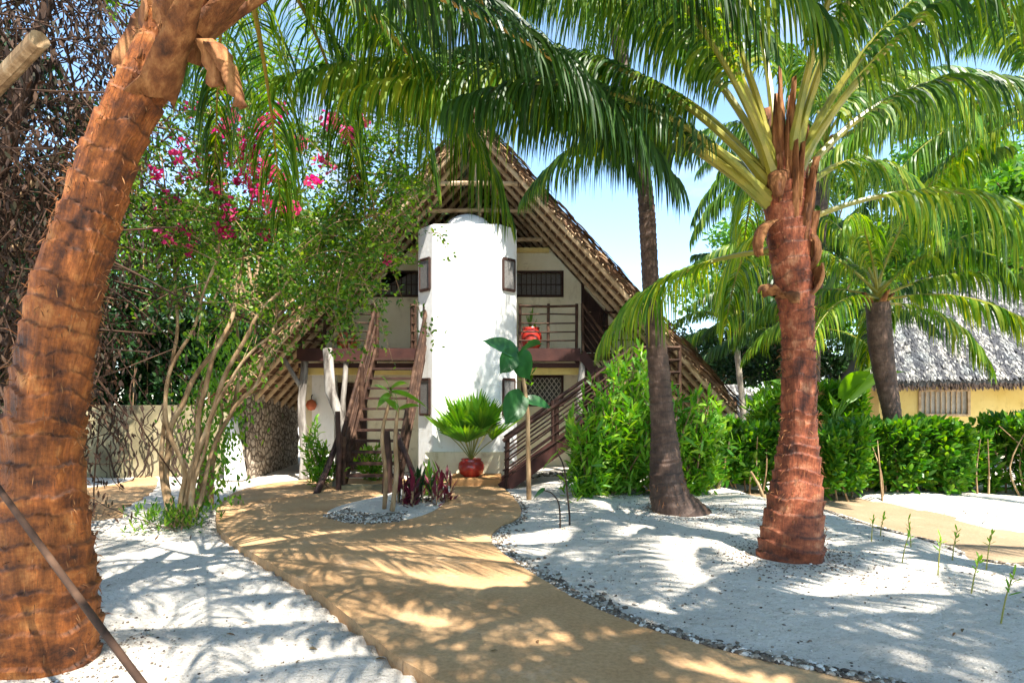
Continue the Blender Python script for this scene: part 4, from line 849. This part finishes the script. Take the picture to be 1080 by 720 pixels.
fc = [(random.gauss(235, 55), random.gauss(175, 45)) for _ in range(26)]+[(265,160),(270,180),(262,195),(278,172),(240,245),(232,240),(214,155),(210,172),(345,125),(352,130),(365,138),(290,120),(283,128),(296,112),(230,165),(190,190),(205,185),(256,150),(250,190),(186,165),(395,105),(340,168),(346,175),(330,190),(385,130),(300,215),(310,220),(406,275),(195,245),(222,190),(228,198),(273,140),(200,262),(260,170),(285,185),(270,200),(180,205),(170,220),(320,150),(375,190),(245,120)]
for i_, (px, py) in enumerate(fc):
    m = MB(); c0 = np.array(at(px, py, Yb-.55+random.uniform(-.35, .35))); N = 34; N = random.choice([16, 24, 34]); p = c0+np.clip(rng.normal(0, .05, (N, 3)), -.08, .08); leaves(m, p, .07, .052, None, None, .2, 2, (.5, 1, .25)); m.obj('flower_cluster', 'bract', tb)
m = MB(); p = np.column_stack([rng.normal(tb.location.x+.1, .25, 220), rng.normal(8.0, .2, 220), rng.uniform(.03, .30, 220)]); rosettes(m, p[:110], (0, 0, 1), 5, .10, .026); tag(m.obj('basal_shoots', 'boug', tb), kind='stuff')

# climbing shrub right of the bougainvillea (hanging green leaves, two crooked stems)
t = thing('climbing_shrub', (*gp(218, 535), 0), 'small crooked shrub with hanging bright leaves between the bougainvillea and the stone wall', 'shrub')
ms = MB(); ml = MB(); lp2 = []
for pts_ in ([(207,532),(215,480),(208,430),(222,380),(240,330)], [(222,532),(226,470),(246,430),(252,380),(248,320)], [(216,532),(222,500),(234,440),(228,390)]):
    C = catmull([at(x, y, 9.5) for x, y in pts_], 6); ms.tube(C, np.linspace(.05, .015, len(C)), 7, None, .06, False); lp2.append(C)
C = np.concatenate(lp2); q = C[rng.integers(8, len(C), 1500)]+rng.normal(0, 1, (1500, 3))*np.array([.22, .22, .25]); leaves(ml, q, .10, .05, None, np.array([0, 0, -1.]))
ms.obj('stem', 'bark', t, True); ml.obj('foliage', 'shrub', t)

# generic leafy tree crowns
def leafy_tree(label, base, h, crown, leafm, N, L, Wd, r0=.18, trunkm='bark', cat='tree', name='leafy_tree', group=None, clumps=26, squash=.8):
    t = thing(name, (base[0], base[1], 0), label, cat, group); ms = MB(); ml = MB(); C0 = np.array([base[0], base[1], 0.]); cz = h-crown*squash
    fork = C0+np.array([random.gauss(0, .15), random.gauss(0, .15), cz*.6]); ms.tube(catmull([C0, (C0+fork)/2+rng.normal(0, .08, 3), fork], 5), np.linspace(r0, r0*.7, 11), 9, None, .05); mo = ms.obj('trunk', trunkm, t, True)
    ms = MB(); cl_ = []
    for k in range(clumps):
        d_ = nrm(rng.normal(size=3)); d_[2] = d_[2]*.9+.1; q = np.array([base[0], base[1], cz])+d_*crown*np.array([1, 1, squash])*random.uniform(.45, 1); cl_.append(q)
        ms.tube(catmull([fork-np.array([0, 0, .1]), (fork+q)/2+rng.normal(0, .15, 3), q], 4), np.linspace(r0*.4, .015, 9), 6, None, 0, False)
    ms.obj('limb', trunkm, t, True)
    cl_ = np.array(cl_); k = rng.integers(0, clumps, N); rad = crown*.34*rng.uniform(.6, 1.2, clumps)[k]; p = cl_[k]+nrm(rng.normal(size=(N, 3)))*(rad*rng.uniform(.2, 1, N)**.5)[:, None]*np.array([1, 1, .75])
    leaves(ml, p, L, Wd, None); ml.obj('crown', leafm, t); return t
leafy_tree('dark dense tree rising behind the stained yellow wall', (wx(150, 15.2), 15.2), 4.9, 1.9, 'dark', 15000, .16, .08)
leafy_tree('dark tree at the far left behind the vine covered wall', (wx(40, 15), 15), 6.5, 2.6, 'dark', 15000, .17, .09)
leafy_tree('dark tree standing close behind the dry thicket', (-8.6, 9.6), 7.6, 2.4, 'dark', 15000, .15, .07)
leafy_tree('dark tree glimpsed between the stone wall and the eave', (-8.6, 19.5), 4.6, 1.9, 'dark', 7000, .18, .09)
leafy_tree('broad tree filling the sky above the cottage roof', (17, 22.5), 12.5, 4.4, 'hedge', 15000, .26, .12)
leafy_tree('green tree between the palm crowns and the cottage', (11.2, 22.5), 9.6, 3.2, 'boug', 13000, .22, .10)
leafy_tree('airy tree behind the stone wall left of the gable', (wx(270, 18.5), 18.5), 8.6, 2.9, 'boug', 9000, .17, .08)
leafy_tree('green tree left of the gable beyond the wall', (wx(195, 21), 21), 8.0, 2.8, 'boug', 7000, .2, .1)
leafy_tree('round dark tree beyond the far hedge', (wx(745, 26), 26), 5.2, 2.4, 'dark', 9000, .2, .1)
leafy_tree('dark casuarina like tree right of the pale trunk', (wx(840, 24), 24), 5.6, 2.3, 'dark', 9000, .2, .09)
leafy_tree('tall green tree behind the cottage roof', (19, 27), 10.5, 4.2, 'hedge', 15000, .28, .13)
leafy_tree('broad green tree behind the cottage palm', (11.5, 26), 9.5, 3.8, 'hedge', 14000, .27, .12)
leafy_tree('tall green tree far right beside the cottage', (wx(1075, 13.5)+1.4, 13.5), 7.5, 2.4, 'hedge', 12000, .2, .1)

for i_, (x, y, h, cr_) in enumerate([(-22, 26, 9, 4.5), (-14, 30, 9, 4.2), (-5, 34, 8, 4), (4, 38, 6.2, 3.6), (9.5, 36, 6.5, 4), (17, 38, 9, 4.5), (26, 30, 10, 4.6), (32, 20, 10, 4.6)]):
    leafy_tree(['dark tree far left beyond the wall', 'green tree far off left of the house', 'far tree hidden mostly by the thatched gable', 'far low tree seen just right of the house', 'far low tree above the pale hedge gap', 'far tree behind the cottage ridge', 'far tree at the right beyond the cottage', 'far tree outside the right edge'][i_], (x, y), h, cr_, 'dark' if i_ % 2 == 0 else 'hedge', 7000, .34, .17, .22, group='trees far behind the garden')

# dry vine thicket, upper left
t = thing('dry_thicket', (-6.2, 6.6, 0), 'dark tangled thicket of dry brown vines behind the leaning orange palm', 'thicket')
ms = MB()
for pts_ in ([(-6.8, 6.8, 0), (-6.4, 6.7, 2), (-5.6, 6.6, 4), (-5.0, 6.6, 6.2)], [(-5.9, 6.6, 0), (-5.7, 6.6, 1.6), (-5.9, 6.6, 3.2), (-5.3, 6.8, 5.4)], [(-7.2, 7.2, 0), (-6.9, 7.2, 2.6), (-6.6, 7.2, 6)]):
    ms.tube(catmull(pts_, 6), np.linspace(.12, .05, 6*(len(pts_)-1)+1), 9, None, .05)
ms.obj('trunk', 'dryvine', t, True); ms = MB(); lp3 = []
for k in range(1500):
    q = np.array([random.uniform(-8.2, -4.7), random.uniform(5.6, 8.2), random.uniform(.9, 7.6)]); q[0] -= max(0, 2.2-q[2])*.5
    d_ = nrm(rng.normal(size=3)+np.array([0, 0, -.7])); L = random.uniform(.4, 1.6)
    C = catmull([q, q+d_*L*.5+rng.normal(0, .12, 3), q+d_*L+rng.normal(0, .2, 3)], 4); ms.tube(C, random.uniform(.004, .012), 4, None, 0, False); lp3.append(C[::2])
ms.obj('vine_strands', 'dryvine', t); C = np.concatenate(lp3); ml = MB(); q = C[rng.integers(0, len(C), 26000)]+rng.normal(0, .14, (26000, 3)); leaves(ml, q, .10, .035, None, np.array([0, 0, -1.]), .6); ml.obj('dry_foliage', 'dryleaf', t)
a = at(42, 42, 4.6); m = MB(); m.tube([a+Vector((-2.6, 2.0, -.3)), a+Vector((-1.2, .8, -.12)), a], [.075, .07, .065], 18, None, .05); m.obj('cut_branch', 'bark', t)
# leaning pole
A_ = at(0, 520, 3.3); B_ = at(150, 720, 2.6); d_ = B_-A_; q = B_+d_*((B_.z)/-d_.z); p = A_-d_*1.1
m = MB(); m.tube([p, p.lerp(q, .35)+Vector((0, 0, .02)), p.lerp(q, .7), q], .017, 8, None, .04); tag(m.obj('leaning_pole', 'dryvine', smooth=True), 'thin brown pole slanting across the foot of the leaning palm', 'pole')

# ------------------------------------------------------------------ pots and small plants
def pot_prof(r, h): return [(r*.55, 0), (r*.86, h*.18), (r, h*.5), (r*.93, h*.78), (r*.72, h*.93), (r*.80, h), (r*.70, h), (r*.62, h*.88), (.001, h*.86)]
def potted(label, x, y, z, r, h, mat='redpot'):
    t = thing('plant_pot', (x, y, z), label, 'pot'); t['world_parts'] = 0
    m = MB(); m.lathe((0, 0, 0), pot_prof(r, h)[:-1], 36); m.obj('pot', mat, t, True)
    m = MB(); m.lathe((0, 0, 0), [(.001, h*.88), (r*.66, h*.875)], 20); m.obj('soil', 'soil', t)
    return t
def fan_leaf(m, c, d, n, L, wd, spread=130, cup=.25):
    d = nrm(np.array(d, float)); sd_ = nrm(np.cross(d, [0, 0, 1.])+1e-5); up = np.cross(sd_, d)
    a = np.radians(np.linspace(-spread/2, spread/2, n)); dd = np.cos(a)[:, None]*d+np.sin(a)[:, None]*sd_+up*cup*np.abs(np.sin(a))[:, None]
    w_ = -np.sin(a)[:, None]*d+np.cos(a)[:, None]*sd_; m.blades(np.array([c]*n), dd, w_+up*.25*np.where(np.arange(n) % 2, 1, -1)[:, None], L*(1-.25*np.abs(np.sin(a))), wd, 4, .22, [.25, .8, 1, .7, .06])
x, y = wx(497, 12.35), 12.35
t = potted('shiny red pot on the ochre step holding a fan palm, in front of the tower', x, y, .17, .27, .36)
m = MB(); ms = MB()
for k in range(16):
    a = k*2.4; e = R(82-k*3.2); dd = np.array([math.cos(a)*math.cos(e), math.sin(a)*math.cos(e)*.8, math.sin(e)]); L = random.uniform(.5, .85); b0 = np.array([0, 0, .33]); c0 = b0+dd*L+np.array([0, 0, .03])
    ms.tube(catmull([b0, b0+dd*L*.5+np.array([0, 0, .05]), c0], 4), .010, 5, None, 0, False); fan_leaf(m, c0, dd*np.array([1, 1, .9])+np.array([0, -.15, .05]), 19, random.uniform(.62, .84), .082)
m.obj('fan_leaf', 'fan', t); ms.obj('stalk', 'rachis', t)
x, y = wx(560, 13.6), 13.6
t = potted('red pot with a spiky plant standing on the right balcony', x, y, BZ+.001, .25, .50, 'redpot')
m = MB(); rosettes(m, np.array([[0, 0, .5], [0, 0, .6]]), (0, 0, 1), 14, .5, .05, None, .9, .4); m.obj('foliage', 'fan', t)
t = potted('orange pot behind the left balcony railing', wx(366, 13.8), 13.8, BZ+.001, .24, .42, 'terra')
m = MB(); rosettes(m, np.array([[0, 0, .45], [.05, 0, .55], [-.05, 0, .6]]), (0, 0, 1), 12, .4, .05, None, .9, .4); m.obj('foliage', 'shrub', t)

def bigleaf(m, base, d, L, Wd, droop=.9, lobes=0, seg=12):
    base = np.array(base, float); d = nrm(np.array(d, float)); sd_ = nrm(np.cross(d, [0, 0, 1.])+1e-6); V = []; c0 = base.copy(); ro = random.choice([-1, 1])*random.uniform(.5, 1.1); sd_ = nrm(sd_*math.cos(ro)+np.cross(d, sd_)*math.sin(ro))
    for k in range(seg+1):
        t_ = k/seg; w_ = Wd*.5*(math.sin(math.pi*min(1, t_*1.05+.10))**.6 if t_ < .9 else math.sin(math.pi*min(1, .90*1.05+.10))**.6*(1-t_)/.1*.8+.004); w_ = max(w_, .004)
        upv = np.cross(sd_, d); 
        for j in (-1, -.5, 0, .5, 1): V.append(c0+sd_*w_*j+upv*(.22*w_*abs(j)-.05*w_*abs(j)**3+.02*math.sin(k*2.2)*abs(j)*w_))
        c0 = c0+d*L/seg; d = nrm(d+np.array([0, 0, -droop/seg]))
    F = [(k*5+j, k*5+j+1, k*5+6+j, k*5+5+j) for k in range(seg) for j in range(4)]; m.add(V, F)
# broad leaf plant right of step (tall stem)
def broad_plant(name, label, Y, stempx, leafs, r_, leafm='banana', cat='plant', z0=.0, stemmat='bark'):
    C = catmull([at(x, y, Y) for x, y in stempx], 6); C[0][2] = z0
    t = thing(name, tuple(C[0]), label, cat); ms = MB(); ms.tube(C, np.linspace(r_, r_*.6, len(C)), 9, None, .05); ms.obj('stem', stemmat, t, True)
    for (sx, sy), (ex, ey), wd, dy in leafs:
        a = np.array(at(sx, sy, Y)); b = np.array(at(ex, ey, Y+dy)); L = np.linalg.norm(b-a); m = MB(); bigleaf(m, a, (b-a)/L+np.array([0, 0, .35]), L*1.08, wd, .8)
        near_ = C[np.argmin(np.linalg.norm(C-a, axis=1))]; m.tube(catmull([near_, (near_+a)/2+np.array([0, 0, .04]), a], 3), .010, 5, None, 0, False); o = m.obj('leaf', leafm, t, True)
    return t
broad_plant('broad_leaf_plant', 'tall thin plant with big glossy dark leaves at the foot of the right staircase', 10.2, [(558,526),(557,480),(556,430),(550,390),(545,375)], [((545,375),(508,358),.40,-.1),((546,373),(558,402),.40,-.3),((552,415),(534,450),.44,-.3),((553,422),(582,432),.24,.1),((548,372),(572,362),.32,.4),((546,372),(528,396),.36,-.3)], .045)
broad_plant('twin_stem_plant', 'two stemmed young tree with drooping finger leaves in the small planting island', 8.9, [(405,543),(407,500),(403,460),(410,425),(412,412)], [((412,415),(392,406),.10,-.3),((412,415),(398,432),.10,-.3),((413,413),(440,422),.11,.1),((413,413),(452,434),.10,-.2),((411,410),(402,396),.10,.3),((412,410),(430,404),.09,.4),((412,415),(420,440),.10,-.4)], .035, 'fan', z0=.09)
broad_plant('twin_stem_plant', 'shorter bare trunked companion stem in the planting island', 8.75, [(413,543),(418,500),(417,460),(420,430)], [((420,432),(405,420),.09,-.2),((420,432),(444,428),.10,.2),((420,430),(415,410),.09,.1)], .04, 'fan', z0=.09)
broad_plant('young_plant', 'single curved shoot with one round leaf on the sand by the pebble bend', 7.6, [(591,549),(589,530),(582,520),(574,517)], [((574,517),(562,528),.13,-.15)], .011, 'banana', stemmat='vine')
broad_plant('young_plant', 'dark upright shoot with one yellowing leaf on the sand by the pebble bend', 7.7, [(601,547),(598,515),(594,490),(588,478)], [((588,478),(572,500),.14,-.15)], .013, 'bright', stemmat='vine')
# cordyline clump by the stair brace
for i_, (px, py, Y, lm, lab) in enumerate([(440, 512, 9.6, 'dark', 'dark green spiky clump behind the stair brace'), (462, 512, 9.9, 'maroon', 'maroon leaved cordyline at the back right of the planting island'), (432, 520, 9.3, 'maroon', 'purplish low clump close to the right stem in the planting island'), (452, 505, 10.4, 'bright', 'lime green clump behind the maroon cordyline')]):
    x = wx(px, Y); t = thing('cordyline', (x, Y, .07), lab, 'plant', 'foliage plants in the planting island'); m = MB()
    p = np.array([[x+random.gauss(0, .12), Y+random.gauss(0, .12), .12+random.uniform(0, .35)] for _ in range(12)]); rosettes(m, p, (0, 0, 1), 10, .30, .05, None, 1, .6); m.obj('foliage', lm, t)
    m = MB(); [m.tube([(q[0], q[1], .03), (q[0]+.01, q[1], q[2])], .012, 5) for q in p]; m.obj('stem', 'bark', t)
# leafy plant left of stairs
x, Y = wx(338, 11.6), 11.6; t = thing('leafy_plant', (x, Y, 0), 'leafy green plant below the left edge of the steep staircase', 'plant'); shoot_plant(t, (x, Y, 0), 16, 1.3, .3, 0, 'shrub', .16, .045, 5, 8, .012)
# under balcony plants behind the stairs
x, Y = wx(395, 12.9), 12.9; t = thing('leafy_plant', (x, Y, 0), 'low green plant seen through the open treads of the steep staircase', 'plant'); shoot_plant(t, (x, Y, 0), 14, .8, .35, 0, 'shrub', .16, .045, 4, 8, .012)
m = MB(); x0 = wx(556, 12.9)
E = np.column_stack([rng.uniform(.35, 1.35, 260), rng.uniform(12.75, 13.2, 260), rng.uniform(.02, .16, 260)]); tag(pebbles('stone_heap', E, .03, .06), 'heap of rounded stones under the right staircase', 'stones')
# banana like clump behind the hedge right of the red trunk
x, Y = wx(878, 12.6), 12.6; t = thing('banana_plant', (x, Y, 0), 'lime green broad leaved banana clump behind the hedge right of the red trunk', 'banana plant'); ms = MB()
for k in range(11):
    a = k*2.4; e = R(random.uniform(25, 75)); dd = np.array([math.cos(a)*math.cos(e), math.sin(a)*math.cos(e), math.sin(e)]); b0 = np.array([x+.1*math.cos(a), Y+.1*math.sin(a), 1.4]); m = MB(); bigleaf(m, b0+dd*.4, dd, random.uniform(.9, 1.3), .34, 1.3); m.tube([b0-np.array([0, 0, 1.3]), b0, b0+dd*.4], [.05, .03, .015], 7, None, 0, False); m.obj('leaf', 'bright', t, True)
ms.tube([(x, Y, 0), (x, Y, 1.3)], .1, 10); ms.obj('stem', 'rachis', t)
# sprouts on the right sand bed
def sprout(label, px, py, h, lean):
    x, Y = gp(px, py, .07); z = gz(x, Y); t = thing('sprout', (x, Y, z), label, 'sprout', 'young sprouts planted in the right sand bed'); t['world_parts'] = 0
    C = catmull([(0, 0, -.03), (lean*.4, 0, h*.5), (lean, 0, h)], 4); m = MB(); m.tube(C, np.linspace(.006, .003, len(C)), 6, None, 0, False); m.obj('stem', 'rachis', t)
    m = MB(); rosettes(m, np.array([C[-1], C[-3]]), (lean, 0, 1), random.choice([3, 4, 5]), random.uniform(.06, .09), .018, None, .9, .2); m.obj('foliage', 'bright', t)
for a in [('leafy sprout at the lower right corner, leaning right', 1055, 668, .33, .09), ('dark stemmed sprout just left of the tall pale one', 1024, 634, .28, .07), ('tall pale sprout nearest the side path at the far right', 1040, 607, .33, .05),
          ('bushy topped sprout in the middle of the row', 989, 612, .34, .03), ('slender sprout right behind the bushy topped one', 1004, 597, .28, .05), ('leaning sprout left of the bushy topped one', 951, 599, .30, .08),
          ('small sprout tucked close behind the leaning one', 961, 583, .28, -.03), ('small sprout closest to the red palm trunk', 919, 577, .24, .02), ('second small sprout from the red palm trunk', 928, 570, .24, .05)]: sprout(*a)
# stick props near the hedge
for lab, p, q in (('bare slanting stake against the hedge beside the slender palm', (755, 522), (770, 462)), ('crooked bare twig poking from the sand left of the red trunk', (806, 525), (792, 497)), ('short stub of wood in the bright sand left of the red trunk', (789, 540), (789, 532))):
    a = gp(*p); m = MB(); b = at(*q, a[1]); m.tube([(a[0], a[1], -.03), (Vector((a[0], a[1], 0))+b)/2+Vector((.02, 0, 0)), b], [.03, .024, .018], 8, None, .08); tag(m.obj('stake', 'bark', smooth=True), lab, 'stake')

# ------------------------------------------------------------------ cottage on the right
A = Vector((wx(905, 19), 19, 0)); B = Vector((16.5, 17.2, 0)); ux = (B-A).normalized(); wl = (B-A).length+2; uyb = Vector((-ux.y, ux.x, 0)); 
ct = thing('cottage', tuple((A+B)/2+uyb*2.5), 'yellow walled cottage with a mottled grey palm thatch roof on the right', 'cottage')
def cb(m, s0, s1, d0, d1, z0, z1):
    V = [A+ux*s+uyb*d for s, d in ((s0, d0), (s1, d0), (s1, d1), (s0, d1))]; m.poly([(v.x, v.y) for v in V], z0, z1)
m = MB(); s1 = wx(990, 18.2)-A.x; s2 = s1+1.25
cb(m, .8, s1, .9, 1.1, 0, 2.7); cb(m, s2, wl, .9, 1.1, 0, 2.7); cb(m, s1, s2, .9, 1.1, 0, 1.35); cb(m, s1, s2, .9, 1.1, 2.05, 2.7)
cb(m, .8, 1.0, 1.1, 6, 0, 2.5); cb(m, wl-.2, wl, 1.1, 6, 0, 2.5); cb(m, .8, wl, 6, 6.2, 0, 2.5); m.obj('wall', 'yellow', ct)
m = MB(); cb(m, s1, s2, .95, 1.0, 1.35, 2.05); w_ = m.obj('window', 'lattice', ct)
m = MB(); cb(m, s1-.07, s1, .84, 1.0, 1.3, 2.1); cb(m, s2, s2+.07, .84, 1.0, 1.3, 2.1); cb(m, s1, s2, .84, .94, 2.05, 2.12); cb(m, s1, s2, .84, .94, 1.28, 1.35); m.obj('frame', 'pole', w_)
m = MB(); [cb(m, s1+(s2-s1)*k/9-.012, s1+(s2-s1)*k/9+.012, .90, .94, 1.35, 2.05) for k in range(1, 9)]; m.obj('shutter_slats', 'pole', w_)
RZ0, RZ1 = 2.36, 6.1; D = 3.6
def cpt(s, d, z): q = A+ux*s+uyb*d; return (q.x, q.y, z)
m = MB(); th = .18
def quadslab(m, a, b, c_, d_, th):
    V = [a, b, c_, d_]+[(p[0], p[1], p[2]-th) for p in (a, b, c_, d_)]; m.add(V, [(0, 1, 2, 3), (7, 6, 5, 4), (0, 4, 5, 1), (1, 5, 6, 2), (2, 6, 7, 3), (3, 7, 4, 0)])
quadslab(m, cpt(0, 0, RZ0), cpt(wl+.6, 0, RZ0), cpt(wl+.6, D, RZ1), cpt(2.0, D, RZ1), th); quadslab(m, cpt(wl+.6, 2*D, RZ0), cpt(0, 2*D, RZ0), cpt(2.0, D, RZ1), cpt(wl+.6, D, RZ1), th); quadslab(m, cpt(0, 2*D, RZ0), cpt(0, 0, RZ0), cpt(2.0, D, RZ1), cpt(2.0, D, RZ1), th)
rf = m.obj('roof', 'thatchin', ct); m = MB()
sl_ = math.hypot(D, RZ1-RZ0); dn = np.array(-uyb)*(D/sl_)+np.array([0, 0, -(RZ1-RZ0)/sl_]); nn = np.array(-uyb)*((RZ1-RZ0)/sl_)+np.array([0, 0, D/sl_])
rows = 40; md = MB()
for r_ in range(rows):
    f = r_/rows; s_lo = 2.0*(1-f); N = 1000; s = rng.uniform(s_lo, wl+.6, N); tt = (f+rng.uniform(-.012, .012, N))*sl_
    pale = (np.sin(s*13.5+1.2*np.sin(s*2.1)+.8*math.sin(r_*1.7))+rng.normal(0, .55, N)) >.12
    for sel, mm_ in ((pale, m), (~pale, md)):
        n_ = int(sel.sum()); p = np.array(cpt(0, D, RZ1+.02))+np.outer(s[sel], ux)+np.outer(tt[sel], dn)+np.outer(rng.uniform(0, .06, n_), nn); mm_.blades(p, dn+nn*rng.uniform(0, .16, (n_, 1))+np.array(ux)*rng.normal(0, .25, (n_, 1)), ux, rng.uniform(.10, .20, n_), rng.uniform(.025, .06, n_), 2, .3, [.7, 1, .3])
md.obj('thatch', 'thatchdark', rf)
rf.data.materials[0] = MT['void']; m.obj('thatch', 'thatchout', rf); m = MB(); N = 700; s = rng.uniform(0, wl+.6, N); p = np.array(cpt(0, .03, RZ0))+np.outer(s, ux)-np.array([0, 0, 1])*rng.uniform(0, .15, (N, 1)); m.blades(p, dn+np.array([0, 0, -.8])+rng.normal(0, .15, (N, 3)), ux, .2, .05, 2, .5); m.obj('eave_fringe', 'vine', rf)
# far low thatched hut
hx, hy = wx(765, 21), 21; t = thing('thatched_hut', (hx, hy, 0), 'small far hut with low pale thatch beyond the hedge', 'hut'); m = MB(); m.box((hx-1.4, hy, 0), (hx+1.6, hy+2.5, 1.35)); m.obj('wall', 'terra', t); m = MB()
m.add([(hx-2, hy-.5, 1.25), (hx+2.1, hy-.5, 1.25), (hx+2.1, hy+3, 1.25), (hx-2, hy+3, 1.25), (hx-.9, hy+1.2, 2.35), (hx+1, hy+1.2, 2.35)], [(0, 1, 5, 4), (1, 2, 5), (2, 3, 4, 5), (3, 0, 4), (3, 2, 1, 0)]); r2 = m.obj('roof', 'thatchin', t)
m = MB()
for r_ in range(8):
    N = 110; f = r_/8; p = np.column_stack([rng.uniform(hx-.9-1.1*f, hx+1+1.1*f, N), np.full(N, hy+1.2-1.7*f), np.full(N, 2.38-1.1*f)]); m.blades(p, np.array([0, -1.7, -1.0])+rng.normal(0, .2, (N, 3)), (1, 0, 0), .4, .09, 2, .2)
m.obj('thatch', 'thatchout', r2)
finish_clean()
